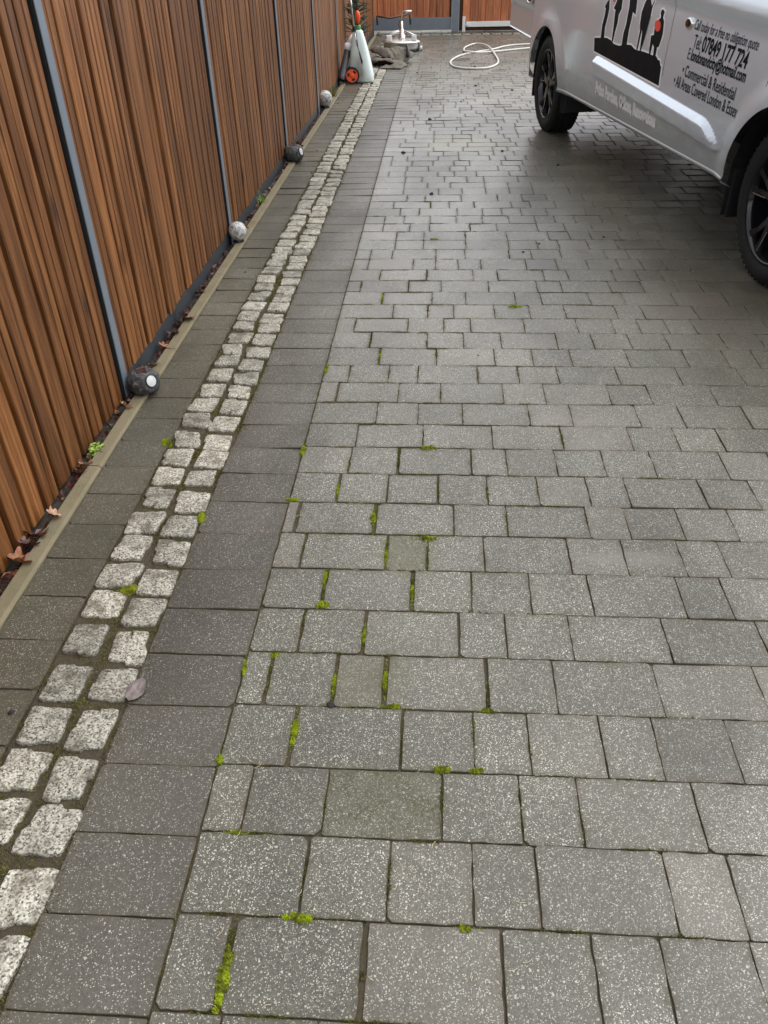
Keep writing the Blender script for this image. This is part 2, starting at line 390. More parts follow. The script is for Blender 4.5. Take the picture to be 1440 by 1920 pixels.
WIDE = {(-1, 0): .0062, (-1, 1): .0055, (0, 0): .0025, (2, 0): .0052, (2, 1): .003, (3, 0): .0042, (3, 1): .004, (3, 2): .0062, (3, 3): .0042, (4, 0): .0028, (4, 1): .0042, (4, 2): .003, (5, 0): .0050, (5, 1): .0052, (6, 0): .0038, (6, 1): .0032, (7, 0): .0050, (7, 1): .0060, (8, 0): .0042, (8, 2): .0036, (9, 1): .0040, (12, 0): .0040, (14, 0): .0042, (15, 0): .0040, (18, 0): .0040, (19, 1): .003, (20, 1): .004}
def row_y(k): return Y0 + k * PITCH_Y + 0.0022 * math.sin(k * 2.1) + 0.0015 * math.sin(k * 5.3)
def paver_geo(x0, x1, y0, y1, z, rr, simple=False, ch=.0009, jit=.0009, tilt=.0010):
    """block with knocked corners, chamfered arris and slightly uneven bed; returns verts, faces, edge weights"""
    c = [.0025 + (rr.random() ** 6) * .010 for _ in range(4)]
    P = [(x0 + c[0], y0), (x1 - c[1], y0), (x1, y0 + c[1]), (x1, y1 - c[2]), (x1 - c[2], y1), (x0 + c[3], y1), (x0, y1 - c[3]), (x0, y0 + c[0])]
    Q = []
    for i in range(8):
        Q.append(P[i])
        if not simple and i % 2 == 0:
            a, b = P[i], P[(i + 1) % 8]; m = 6
            for q in range(1, m): 
                t = q / m; Q.append((a[0] + (b[0]-a[0])*t + rr.gauss(0, jit), a[1] + (b[1]-a[1])*t + rr.gauss(0, jit)))
    n = len(Q); cx, cy = (x0 + x1) / 2, (y0 + y1) / 2
    tx, ty = rr.gauss(0, tilt) / .1, rr.gauss(0, tilt) / .08
    def zz(x, y): return z + (x - cx) * tx + (y - cy) * ty
    V = []
    def inset(d):
        fx, fy = 1 - d / ((x1 - x0) / 2), 1 - d / ((y1 - y0) / 2)
        for (x, y) in Q:
            X, Y = cx + (x - cx) * fx, cy + (y - cy) * fy; V.append((X, Y, zz(X, Y)))
    inset(min(.021, (x1 - x0) * .3)); inset(ch)
    for (x, y) in Q: V.append((x, y, zz(x, y) - ch * 1.2))
    for (x, y) in Q: V.append((x, y, -.032))
    F = [tuple(range(n))]
    for l in range(3): F += [((l+1)*n+i, (l+1)*n+(i+1) % n, l*n+(i+1) % n, l*n+i) for i in range(n)]
    return V, F, [0.0] * n + [1.0] * n + [2.0] * (2 * n)
def lay(parent, blocks, mat, name, rest_name, most=300, label=None):
    """blocks: (x0,x1,y0,y1,z,tone,warm,moss); nearest visible ones become single objects, the rest one joined part"""
    vis = sorted((b for b in blocks if in_view((b[0]+b[1])/2, (b[2]+b[3])/2)), key=lambda b: (b[0]+b[1])**2/4 + (b[2]+b[3])**2/4)
    single = set(id(b) for b in vis[:most])
    RV = MB(); T = []; Wm = []; Mo = []; Ed = []
    for b in blocks:
        if id(b) in single:
            V, F, E_ = paver_geo(*b[:5], rng)
            o = mesh(name, V, F, mat, parent); pattr(o, 'edge', E_)
            for nm, i in (('tone', 5), ('warm', 6), ('moss', 7)): attr(o, nm, [b[i]] * len(F))
        else:
            V, F, E_ = paver_geo(*b[:5], rng, simple=True); RV.add(V, F); Ed += E_
            T += [b[5]] * len(F); Wm += [b[6]] * len(F); Mo += [b[7]] * len(F)
    if RV.F:
        o = RV.build(rest_name, mat, parent); tag(o, kind='stuff')
        attr(o, 'tone', T); attr(o, 'warm', Wm); attr(o, 'moss', Mo); pattr(o, 'edge', Ed)

def sheet(name, x0, x1, y0, y1, z, mat):
    nx, ny = max(1, int((x1-x0)/.6)), max(1, int((y1-y0)/.6))
    V = [(x0 + (x1-x0)*i/nx, y0 + (y1-y0)*j/ny, z) for j in range(ny+1) for i in range(nx+1)]
    F = [(j*(nx+1)+i, j*(nx+1)+i+1, (j+1)*(nx+1)+i+1, (j+1)*(nx+1)+i) for j in range(ny) for i in range(nx)]
    return mesh(name, V, F, mat)
YA, YB = row_y(-4), row_y(92)
drive = sheet('driveway', XB - .003, 4.6, YA, YB, -.0042, M['bed'])
tag(drive, 'grey concrete block paved drive laid in straight rows of mixed widths', 'driveway', kind='structure')
blocks = []; ALLJ = []
for k in ROWS:
    if k >= 92: break
    ya, yb = row_y(k), row_y(k + 1)
    js = list(JOINTS.get(k, []))
    if not js: js = [XB + rng.choice((.078, .115, .153, .2, .23))]
    while js[-1] < 4.5: js.append(js[-1] + rng.choice((.1145, .153, .153, .229)))
    xs = [XB] + js
    for i in range(len(xs) - 1):
        near_left = k < 12 and xs[i] < .15
        gj = .0006 + rng.random() * .0008 + (rng.random() ** 2 * .0016 if near_left else 0)
        gr = .0007 + rng.random() * .0005 + (.0007 if near_left else 0)
        x0, x1 = xs[i] + WIDE.get((k, i - 1), gj), xs[i+1] - WIDE.get((k, i), gj)
        if x1 - x0 < .015: continue
        cx, cy = (x0 + x1) / 2, (ya + yb) / 2
        warm = max(0, rng.gauss(0, .16)) + (.25 if rng.random() < .06 else 0)
        moss = .1 * rng.random() if rng.random() < .2 else 0
        if k == 1 and abs(cx + .085) < .05: moss = 1.0
        if k == 6 and abs(cx + .068) < .03: moss = .7; warm = .25
        if k == 3 and abs(cx + .158) < .03: moss = .45; warm = .3
        dz = -.0028 if (k == 6 and abs(cx + .068) < .03) else rng.gauss(0, .0004)
        blocks.append((x0, x1, ya + gr, yb - gr, dz, min(1, max(0, rng.gauss(.5, .16))), min(1, warm), moss))
        ALLJ.append((xs[i+1], ya, yb))
lay(drive, blocks, M['paver'], 'paver', 'far_pavers')

def border(name, x0, x1, mat, label, phase):
    b = sheet(name, x0, x1, YA, YB, -.0046, M['bed']); tag(b, label, 'border course', kind='structure')
    bl = []
    for k in range(-4, 92):
        ya = Y0 + k * PITCH_Y + phase; bl.append((x0 + .0010, x1 - .0012, ya + .0015, ya + PITCH_Y - .0015, rng.gauss(.0004, .0007), min(1, max(0, rng.gauss(.5, .13))), 0.06 * rng.random(), .12 if rng.random() < .15 else 0))
    lay(b, bl, mat, 'paver', 'far_pavers'); return b
XS1, XS0, XK1, XK0 = -.672, -.892, -1.065, -1.115
border('border_course', XS1, XB - .001, M['border'], 'charcoal border course of crosswise blocks between setts and field paving', -.012)
border('border_course', XK1, XS0, M['border2'], 'darker greenish border course of blocks between kerb and granite setts', .02)

# granite setts, two side by side
band = sheet('sett_band', XS0, XS1, YA, YB, -.0085, M['bed']); tag(band, 'double line of pale granite setts running the length of the drive', 'sett band', kind='structure')
def sett_geo(cx, cy, sx, sy, h, rr, n=36):
    ph = rr.uniform(0, 6); sk = rr.gauss(0, .07); ring = []
    e1 = [1 + rr.gauss(0, .009) for _ in range(n)]
    cs = [rr.uniform(-.007, .006) for _ in range(8)]
    for i in range(n):
        a = 2 * math.pi * (i + .5) / n; ca, sa = math.cos(a), math.sin(a)
        q = (abs(ca) ** 14 + abs(sa) ** 14) ** (-1 / 14)
        x, y = ca * q * sx / 2, sa * q * sy / 2
        corner = (0 if x < 0 else 1) + (0 if y < 0 else 2)
        x += cs[corner * 2]; y += cs[corner * 2 + 1]
        ring.append(((x + sk * y) * e1[i], y * e1[i]))
    V = []
    tx, ty = rr.gauss(0, .03), rr.gauss(0, .03)
    for s, z in ((1.02, -.035), (1.0, h - .005), (.982, h - .0012), (.90, h), (.5, h + .0006)):
        for i, (x, y) in enumerate(ring):
            X, Y = x * s, y * s
            zz = z if z < 0 else z + X * tx + Y * ty + noise.noise(Vector((cx * 9 + X * 40, cy * 9 + Y * 40, 0))) * .0035
            V.append((cx + X, cy + Y, zz))
    F = [(l*n+i, l*n+(i+1) % n, (l+1)*n+(i+1) % n, (l+1)*n+i) for l in range(4) for i in range(n)] + [tuple(range(4*n, 5*n))]
    return V, F
setts = []
for col, cx, ys in ((0, -.838, [.485, .61, .735, .852, .972, 1.085, 1.208, 1.343, 1.475, 1.589, 1.699, 1.822, 1.952, 2.071]), (1, -.727, [.47, .587, .707, .837, .957, 1.078, 1.203, 1.324, 1.444, 1.566, 1.684, 1.807, 1.928])):
    while ys[-1] < YB - .15: ys.append(ys[-1] + rng.uniform(.106, .128))
    for i, y in enumerate(ys):
        d = (ys[i+1] - y if i + 1 < len(ys) else .118)
        setts.append((cx + rng.gauss(0, .0028), y + rng.gauss(0, .002), rng.uniform(.087, .098), min(.104, d * rng.uniform(.79, .88)), rng.uniform(-.001, .0035)))
setts.sort(key=lambda s: s[1])
for s in setts:
    V, F = sett_geo(*s, rng); o = mesh('sett', V, F, M['sett'], band, smooth=True); attr(o, 'tone', [rng.random()] * len(F))

# kerb edging
kerb = MB().box(XK0 + .004, XK1 - .006, YA, YB, -.085, -.012).build('kerb', M['kerb']); tag(kerb, 'narrow concrete edging kerb between the border blocks and the fence', 'kerb', kind='structure')
y = YA - .12; i = 0
cuts = [.35, 1.23, 2.098, 2.985]
while cuts[-1] < YB: cuts.append(cuts[-1] + .885)
def kerb_geo(y0, y1, rr):
    V = []; n = max(2, int((y1 - y0) / .045)); prof = ((XK0, -.07), (XK0, .006), (XK0 + .006, .0125), (XK1 - .008, .012), (XK1 - .001, .004), (XK1 - .001, -.07))
    for j in range(n + 1):
        yy = y0 + (y1 - y0) * j / n
        for q, (x, z) in enumerate(prof):
            w = noise.noise(Vector((x * 30, yy * 9, 3))) * .0022
            V.append((x + (w if 0 < q < 5 else 0), yy, z + (w if 0 < q < 5 else 0)))
    m = 6; F = [(j*m+q, (j+1)*m+q, (j+1)*m+q+1, j*m+q+1) for j in range(n) for q in range(m-1)]
    F += [tuple(range(m)), tuple(range(n*m+m-1, n*m-1, -1))]
    return V, F
for a, b in zip(cuts[:-1], cuts[1:]):
    V, F = kerb_geo(a + .0018, min(b, YB) - .0018, rng); mesh('kerb_stone', V, F, M['kerb'], kerb)
# soil strip
nx, ny = 6, 360
V = []
for j in range(ny + 1):
    yy = YA + (YB - YA) * j / ny
    for i_ in range(nx + 1):
        xx = -1.19 + (XK0 + .002 + 1.19) * i_ / nx
        V.append((xx, yy, -.012 + noise.noise(Vector((xx * 40, yy * 25, 1))) * .010))
soil = mesh('soil_strip', V, [(j*(nx+1)+q, j*(nx+1)+q+1, (j+1)*(nx+1)+q+1, (j+1)*(nx+1)+q) for j in range(ny) for q in range(nx)], M['soil'])
tag(soil, 'thin strip of dark soil between kerb and fence', 'soil', kind='structure')

# pale setts across the drive at the gate
thr = MB().box(-1.1, 4.6, YB, 15.9, -.08, -.016).build('gate_threshold', M['bed']); tag(thr, 'strip of ground with a row of pale setts below the gate', 'threshold', kind='structure')
x = -1.0
while x < 4.5:
    w = rng.uniform(.14, .18); V, F = sett_geo(x + w / 2, YB + .085, w - .022, .125, .003, rng, 12); o = mesh('sett', V, F, M['sett'], thr, smooth=True); attr(o, 'tone', [rng.uniform(0, .4)] * len(F)); x += w
for x in range(0, 16):
    b = (-1.05 + x * .35 + .002, -1.05 + (x+1) * .35 - .002, YB + .165, 15.86, -.004, .4, .1, .4)
    V, F, E_ = paver_geo(*b[:5], rng); o = mesh('paver', V, F, M['border2'], thr); attr(o, 'tone', [.4] * len(F)); attr(o, 'moss', [.5] * len(F))

# ------------------------------------------------------------------ timber fence
FX = -1.15
FH = 1.45
fence = empty('timber_fence', (0, 0, 0)); tag(fence, 'brown stained vertical board fence with slim blue grey steel posts', 'fence')
def board_mesh(name, w, t, h, seed, mat, groove=False):
    rr = random.Random(seed); V = []; n = 9; c = .0035
    prof = [(-t, -w/2), (-c, -w/2), (0, -w/2 + c), (0, w/2 - c), (-c, w/2), (-t, w/2)]
    if groove: g0 = w * rr.uniform(-.12, .12); prof[3:3] = [(0, g0 - .0045), (-.008, g0 - .002), (-.008, g0 + .002), (0, g0 + .0045)]
    for j in range(n + 1):
        z = h * j / n; dy = .0016 * math.sin(j * .9 + seed) + rr.gauss(0, .0004); dx = .0016 * math.sin(j * .6 + seed * 2)
        V += [(x + dx, y + dy, z) for x, y in prof]
    m = len(prof); F = [(j*m+q, j*m+(q+1) % m, (j+1)*m+(q+1) % m, (j+1)*m+q) for j in range(n) for q in range(m)] + [tuple(range(m-1, -1, -1)), tuple(range(n*m, n*m+m))]
    me = bpy.data.meshes.new(name); me.from_pydata(V, [], F); me.materials.append(mat); return me
bm_var = {}
posts = [.72, 2.598, 4.42, 6.40, 8.24, 10.07, 11.9, 13.72, 15.52]
for pi in range(len(posts) - 1):
    a, b = posts[pi] + .026, posts[pi+1] - .024
    z0 = .004 if pi == 0 else .062
    # backing boards and rails behind the face boards
    mb = MB(); n = int(round((b - a) / .1)); pt = (b - a) / n
    for q in range(n + 1):
        yy = a + q * pt; y0_, y1_ = max(a, yy - .034), min(b, yy + .034)
        mb.box(FX - .050, FX - .0305 - .0008 * (q % 2), y0_, y1_, z0 + .001, FH - .004)
    for zr in (.25, .8, 1.3): mb.box(FX - .09, FX - .0510, a, b, zr, zr + .07)
    panel = mb.build('fence_panel', M['wood_back_shaded'], fence)
    wide = pi >= 4
    for q in range(n):
        yy = a + (q + .5) * pt; w = pt * (.80 if not wide else .93) * rng.uniform(.95, 1.03)
        key = (pi == 0, wide, rng.randrange(5))
        if key not in bm_var: bm_var[key] = board_mesh('board', pt * (.77 if not wide else .90), .0300, FH - z0, key[2] * 3 + 1, M['wood'], key[2] >= (3 if pi == 0 else 1) and not wide)
        o = bpy.data.objects.new('board', bm_var[key]); o.location = (FX + rng.gauss(0, .0015), yy + rng.gauss(0, .002), z0 + rng.gauss(0, .002))
        link(o, panel)
    if pi > 0:
        gb = MB().box(FX - .03, FX - .004, a - .01, b + .01, -.05, .064).build('gravel_board', M['plate'], fence)
for pi, yy in enumerate(posts):
    core = MB().box(FX - .06, FX + .002, yy - .020, yy + .012, -.05, FH + .02).build('post', M['void'], fence)
    MB().box(FX + .005, FX + .0095, yy - .016, yy + .030, -.04, FH + .03, .0012).box(FX + .0025, FX + .0048, yy + .006, yy + .012, -.04, FH + .02).build('face_plate', M['steel'], core)

# ------------------------------------------------------------------ gates at the end of the drive
GY = 15.62
gp = empty('timber_gate', (0, GY, 0)); tag(gp, 'reddish timber panel in a dark blue grey steel frame closing the drive', 'gate')
MB().box(-1.30, .15, -.005, .045, .028, .205, .004).build('bottom_plate', M['steel'], gp)
MB().box(.155, .275, -.03, .06, -.02, 1.25, .006).build('post', M['steel'], gp)
MB().box(-1.30, .15, -.004, .044, 1.12, 1.19, .004).build('top_rail', M['steel'], gp)
MB().box(-1.36, -1.302, -.01, .05, -.02, 1.25, .004).build('post', M['steel'], gp)
gb_me = board_mesh('board', .104, .02, .93, 4, M['gatewood'])
for q in range(13):
    o = bpy.data.objects.new('board', gb_me); o.rotation_euler = (0, 0, -math.pi / 2); o.location = (-1.245 + q * .109, .0 + rng.gauss(0, .001), .203 + rng.gauss(0, .003)); link(o, gp)
MB().box(-1.30, .15, .022, .03, .2, 1.12).build('backing', M['wood_back_shaded'], gp)
sg = empty('sliding_gate', (0, GY, 0)); tag(sg, 'reddish timber sliding gate on a white bottom rail behind the van', 'gate')
MB().box(.40, 4.0, .0, .07, .058, .135, .006).build('bottom_rail', M['whitepaint'], sg)
MB().box(.335, .385, -.03, .09, -.02, .21, .005).build('guide_bracket', M['whitepaint'], sg)
mbk = MB()
mbk.lathe([(0, -.03), (.026, -.028), (.026, .028), (0, .03)], 14, Matrix.Translation((.41, -.01, .09)) @ Matrix.Rotation(math.pi/2, 4, 'X')); mbk.build('guide_wheel', M['alu'], sg)
for q in range(27):
    if .36 + q * .128 > 3.9: break
    o = bpy.data.objects.new('board', gb_me); o.rotation_euler = (0, 0, -math.pi / 2); o.scale = (1, 1.17, 1.03); o.location = (.40 + q * .126, .02 + rng.gauss(0, .001), .137 + rng.gauss(0, .003)); link(o, sg)
MB().box(.28, 4.0, .042, .05, .0, 1.09).build('backing', M['wood_back_shaded'], sg)
MB().box(.34, 4.0, .02, .06, 1.10, 1.17, .004).build('top_rail', M['steel'], sg)
tr = MB().box(.34, 4.0, 15.90, 15.95, -.03, .03).build('gate_track', M['plate']); tag(tr, 'dark floor track under the sliding gate', 'track')

# ------------------------------------------------------------------ van (local x = forward along the flank, local -y = outwards to the fence)
VAN = empty('work_van', (0.8565, 7.3045, 0), R(-80.23)); tag(VAN, 'silver panel van with black alloy wheels and business lettering on its side', 'van')
UR, UF, WR = -.07, 3.575, .345           # rear axle, front axle, tyre radius
AR = .415
PROF = [(.30, -.09), (.342, -.045), (.352, .004), (.360, .012), (.366, .011), (.376, -.003), (.44, .008), (.52, .016), (.62, .016), (.80, .010), (.96, -.002), (1.0, -.006), (1.025, -.004), (1.05, .012), (1.07, .018), (1.10, .014), (1.2, -.004), (1.35, -.03), (1.6, -.09), (1.8, -.16)]
def prof(z):
    for (a, wa), (b, wb) in zip(PROF[:-1], PROF[1:]):
        if z <= b: return wa + (wb - wa) * (z - a) / (b - a) if z >= a else wa
    return PROF[-1][1]
def surf(u, z):
    """outward offset of the flank"""
    zb = z + (.045 * (u - 2.6) * sstep(.85, .98, z) if u > 1.5 else .045 * -1.1 * sstep(.85, .98, z))
    w = prof(zb)
    # pressed panel with an upward facing ledge
    zc = .578 + -.053 * (u - 2.04); x, yv = u - 2.04 + .10 * (z - zc) / .05 * (1 if u > 2.04 else -.25), z - zc
    hx, hz, rad = .955, .058, .05
    qx, qz = abs(x) - hx + rad, abs(yv) - hz + rad
    d = math.hypot(max(qx, 0), max(qz, 0)) + min(max(qx, qz), 0) - rad
    if yv > -.02 or abs(x) > hx - .06: w += .030 * max(0, min(1, -d / .034))
    else: w += .030 * sstep(.0, -.010, d)
    # wheel arch lips
    for ua in (UR, UF):
        dd = math.hypot(u - ua, (z - WR) * 1.02)
        w += .020 * sstep(.56, .42, dd)
    # plan taper front and back
    w -= .9 * max(0, -.52 - u) ** 2 / .5 + .25 * max(0, u - 3.9) ** 2
    return w
def bottom(u):
    b = .325 if u > -.50 else .42
    for ua in (UR, UF):
        if abs(u - ua) < AR: b = max(b, WR + math.sqrt(AR * AR - (u - ua) ** 2) * .985)
    return b
us = []
u = -.80
while u < 4.50: us.append(round(u, 4)); u += .0245
us += [UR - AR, UR + AR, UF - AR, UF + AR] + [ua + s * AR * f for ua in (UR, UF) for s in (-1, 1) for f in (.9995, .995, .985, .96, .93)]
us = sorted(set(us)) + [4.5]
zs = [.30, .345, .352, .356, .360, .366, .371, .376] + [.385 + .0095 * i for i in range(46)] + [.825, .85, .88, .91, .94, .965, .985, 1.0, 1.012, 1.025, 1.038, 1.05, 1.06, 1.07, 1.085, 1.10, 1.13, 1.2, 1.3, 1.42, 1.55, 1.68, 1.8]
def top(u): return 1.97 if u < 2.9 else (1.97 - (u - 2.9) * .86 if u < 3.85 else 1.153 - (u - 3.85) * .55)
VW = 1.97
V = []; F = []; nz = len(zs); ROOF = 10
def ring(u):
    b = bottom(u); T = top(u); pts = []
    for z in zs:
        zz = b + (z - .30) / .52 * (.82 - b) if z < .82 else z
        if zz > T - .12: zz = T - .12
        pts.append((u, -surf(u, zz), zz))
    y1 = pts[-1][1]
    for k in range(1, ROOF):
        t = k / ROOF; yy = y1 + (VW - 2 * y1) * t; zz = T - .12 + .12 * (1 - (2 * t - 1) ** 4) if T > .3 else T
        pts.append((u, yy, zz))
    for p in reversed(pts[:nz]): pts.append((u, VW - p[1], p[2]))
    return pts
rings = [ring(u) for u in us]; L = len(rings[0])
for r_ in rings: V += r_
for i in range(len(us) - 1):
    for k in range(L - 1): F.append((i*L+k, (i+1)*L+k, (i+1)*L+k+1, i*L+k+1))
F += [tuple(range(L)), tuple(range((len(us)-1)*L + L - 1, (len(us)-1)*L - 1, -1))]
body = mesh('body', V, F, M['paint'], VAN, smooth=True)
# underbody, arch liners
MB().box(-.70, 4.35, .50, VW - .50, .22, .34).build('underbody', M['black'], VAN)
for ua in (UR, UF):
    for side in (0, 1):
        mb = MB(); n = 20; Vv = []
        for k in range(n + 1):
            a = math.pi * k / n - .0
            x, z = ua + math.cos(a) * (AR + .004), WR + math.sin(a) * (AR * .985 + .004)
            if k in (0, n): z = .20
            for yy in (.012, .045, .36): Vv.append((x, yy if not side else VW - yy, z))
        Ff = [(k*3+q, k*3+q+1, (k+1)*3+q+1, (k+1)*3+q) for k in range(n) for q in range(2)]
        mb.add(Vv, Ff)
        mb.add([(v[0], .36 if not side else VW - .36, v[2]) for v in Vv[2::3]], [tuple(range(n + 1))])
        mb.build('arch_liner', M['black'], VAN, smooth=False)
# panel gaps (shut lines) as dark strips laid on the flank, gap shade put into their colour
def strip(pts, hw, name, mat, parent, eps=.0008):
    P = [Vector(p) for p in pts]; Vv = []
    for i, p in enumerate(P):
        t = (P[min(i+1, len(P)-1)] - P[max(i-1, 0)]).normalized(); nrm = Vector((-t.y, t.x))
        for s in (-1, 1):
            q = p + nrm * hw * s; Vv.append((q.x, -surf(q.x, q.y) - eps, q.y))
    return mesh(name, Vv, [(2*i, 2*i+1, 2*i+3, 2*i+2) for i in range(len(P)-1)], mat, parent)
strip([(2.245 - .02 * i / 30, .70 + .9 * i / 30) for i in range(31)], .0016, 'shut_line', M['decal_grey'], VAN)
strip([(3.36 + .02 * i / 20, .80 + .8 * i / 20) for i in range(21)], .0022, 'shut_line', M['decal_black'], VAN)
for (u0, u1, z0_, z1_, nm) in ((2.35, 3.25, 1.16, 1.62, 'side_window'),):
    Vv = []; 
    for j in range(9):
        for i in range(13):
            uu, zz = u0 + (u1-u0)*i/12 + .0, z0_ + (z1_-z0_)*j/8; Vv.append((uu, -surf(uu, zz) - .004, zz))
    mesh(nm, Vv, [(j*13+i, j*13+i+1, (j+1)*13+i+1, (j+1)*13+i) for j in range(8) for i in range(12)], M['glass'], VAN, smooth=True)
mesh('windscreen', [(3.0, .35, 1.885), (3.0, VW-.35, 1.885), (3.80, VW-.22, 1.20), (3.80, .22, 1.20)], [(0, 1, 2, 3)], M['glass'], VAN)
# wheels
def wheel(ua, yo, flip, steer=0):
    w = bpy.data.objects.new('wheel', None); link(w, VAN)
    # tyre is the wheel's own mesh
    s = -1 if flip else 1
    def P(lst): return [(r, h * s) for r, h in lst]
    Mx = Matrix.Rotation(-math.pi / 2, 4, 'X')       # lathe axis z -> +y
    tp = MB().lathe(P([(.245, .012), (.262, .002), (.285, -.006), (.312, -.004), (.330, .008), (.340, .024), (.3435, .050), (.338, .054), (.338, .060), (.345, .064), (.345, .1), (.339, .103), (.339, .110), (.345, .113), (.3435, .155), (.338, .158), (.338, .164), (.3435, .168), (.340, .194), (.330, .212), (.31, .222), (.245, .21)]), 56, Mx)
    t = bpy.data.meshes.new('wheel'); t.from_pydata(tp.V, [], tp.F); t.materials.append(M['rubber']); t.polygons.foreach_set('use_smooth', [True] * len(t.polygons))
    bpy.data.objects.remove(w); w = bpy.data.objects.new('wheel', t); link(w, VAN); w.location = (ua, yo, WR); w.rotation_euler = (0, 0, steer)
    # tread blocks
    mb = MB()
    for k in range(64):
        a = 2 * math.pi * k / 64; c, s_ = math.cos(a), math.sin(a)
        for (h0, h1) in ((.012, .046), (.176, .208)):
            Vv = []
            for r in (.333, .3443):
                for da in (-.022, .022):
                    for hh in (h0, h1): Vv.append((r * math.cos(a + da), hh * s, r * math.sin(a + da)))
            mb.add(Vv, [(0, 1, 3, 2), (4, 6, 7, 5), (0, 2, 6, 4), (1, 5, 7, 3), (0, 4, 5, 1), (2, 3, 7, 6)])
    tag(mb.build('tread', M['rubber'], w), kind='stuff')
    rim = MB().lathe(P([(.250, .010), (.252, .003), (.246, .001), (.240, .010), (.232, .035), (.222, .10), (.222, .2)]), 48, Mx).build('rim', M['gloss_black'], w, smooth=True)
    MB().lathe(P([(.224, .105), (.14, .12), (0, .12)]), 32, Mx).build('brake_disc', M['void'], w)
    sp = MB()
    for k in range(5):
        for off in (-.19, .19):
            a0 = 2 * math.pi * k / 5 + .35; Vv = []
            for r, aa, hw, h in ((.04, a0 + off * .35, .030, .020), (.11, a0 + off * .55, .022, .024), (.18, a0 + off * .85, .018, .026), (.24, a0 + off * 1.15, .022, .014)):
                d = Vector((math.cos(aa), 0, math.sin(aa))); n_ = Vector((-d.z, 0, d.x)); c = d * r
                for e, hh in ((-1, h + .03), (-.65, h), (.65, h), (1, h + .03)):
                    q = c + n_ * hw * e; Vv.append((q.x, hh * s, q.z))
            sp.add(Vv, [(j*4+q, j*4+q+1, (j+1)*4+q+1, (j+1)*4+q) for j in range(3) for q in range(3)])
    tag(sp.build('spokes', M['gloss_black'], w), kind='stuff')
    fc = MB()
    for k in range(5):
        a0 = 2 * math.pi * k / 5 + .35
        for off in (.19,):
            aa, ab = a0 + off * .85, a0 + off * 1.1
            d1, d2 = Vector((math.cos(aa), 0, math.sin(aa))), Vector((math.cos(ab), 0, math.sin(ab)))
            n1 = Vector((-d1.z, 0, d1.x)) * math.copysign(1, off)
            fc.add([(*(d1 * .13 + n1 * .012),), (*(d1 * .13 + n1 * .006),), (*(d2 * .232 + n1 * .007),), (*(d2 * .232 + n1 * .014),)], [(0, 1, 2, 3)])
    fc.V = [(x, s * (.0245 if math.hypot(x, z) < .2 else .0145) , z) for x, y, z in fc.V]
    tag(fc.build('machined_edge', M['grey_alloy'], w), kind='stuff')
    MB().lathe(P([(.05, .05), (.05, .022), (.036, .016), (.0, .014)]), 20, Mx).build('hub_cap', M['gloss_black'], w, smooth=True)
    nb = MB()
    for k in range(5):
        a = 2 * math.pi * k / 5; nb.lathe(P([(.009, .05), (.009, .02), (0, .018)]), 8, Matrix.Translation((.062 * math.cos(a), 0, .062 * math.sin(a))) @ Mx)
    tag(nb.build('wheel_nuts', M['grey_alloy'], w), kind='stuff')
    return w
for ua in (UR, UF):
    wheel(ua, .004 if ua < 1 else .035, False); wheel(ua, VW - .004, True)
# mud flap behind the front wheel
MB().box(UF - .412, UF - .40, .03, .22, .19, .42, .003).box(UF - .40, UF - .30, .235, .245, .14, .40).build('mud_flap', M['black'], VAN)
MB().box(UR + .40, UR + .42, .05, .22, .20, .40, .003).build('mud_flap', M['black'], VAN)
# open rear door, standing straight back from the corner
door = empty('rear_door'); door.parent = VAN
Vv = []; nu, nzz = 30, 46
for j in range(nzz + 1):
    z = .60 + 1.28 * j / nzz
    for i in range(nu + 1):
        uu = -.70 - .95 * i / nu
        zb = .845 + .03 * (-.7 - uu) - .02
        w = -.055 + .030 * sstep(zb - .02, zb + .025, z) - .05 * sstep(1.2, 1.9, z) * .8
        w -= .03 * sstep(-.78, -.70, uu) + .02 * sstep(-1.60, -1.65, uu)
        Vv.append((uu, -w, z + .035 * (-.7 - uu) * (1 if j < 6 else 0) * (1 - j / 6 if j < 6 else 0)))
Ff = [(j*(nu+1)+i, j*(nu+1)+i+1, (j+1)*(nu+1)+i+1, (j+1)*(nu+1)+i) for j in range(nzz) for i in range(nu)]
nV = len(Vv); Vv += [(x, y + .05, z) for x, y, z in Vv]; Ff += [tuple(nV + q for q in reversed(f)) for f in Ff]
edge = [i for i in range(nu + 1)] + [j*(nu+1)+nu for j in range(1, nzz + 1)] + [nzz*(nu+1)+i for i in range(nu - 1, -1, -1)] + [j*(nu+1) for j in range(nzz - 1, 0, -1)]
Ff += [(a, b, b + nV, a + nV) for a, b in zip(edge, edge[1:] + edge[:1])]
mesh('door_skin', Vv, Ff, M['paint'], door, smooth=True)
hm = Matrix.Translation((-.80, .020, .905)) @ Matrix.Rotation(math.pi / 2, 4, 'X') @ Matrix.Diagonal((2.2, 1, 1, 1))
MB().lathe([(.046, -.002), (.046, .010), (.038, .013), (.034, .006), (0, .004)], 28, hm).build('handle_ring', M['chrome'], door, smooth=True)
MB().lathe([(.034, .0075), (.0, .0075)], 28, hm).build('handle_recess', M['black'], door)
# door lock
lm = Matrix.Translation((2.452, -surf(2.452, .965), .965)) @ Matrix.Rotation(math.pi / 2, 4, 'X') @ Matrix.Diagonal((1.15, .75, 1, 1))
lk = MB().lathe([(.034, -.006), (.034, .008), (.028, .013), (.022, .010), (0, .010)], 28, lm).build('lock', M['chrome'], VAN, smooth=True)
MB().lathe([(.0225, .0112), (0, .0125)], 20, lm).build('key_cover', M['gloss_black'], lk, smooth=True)

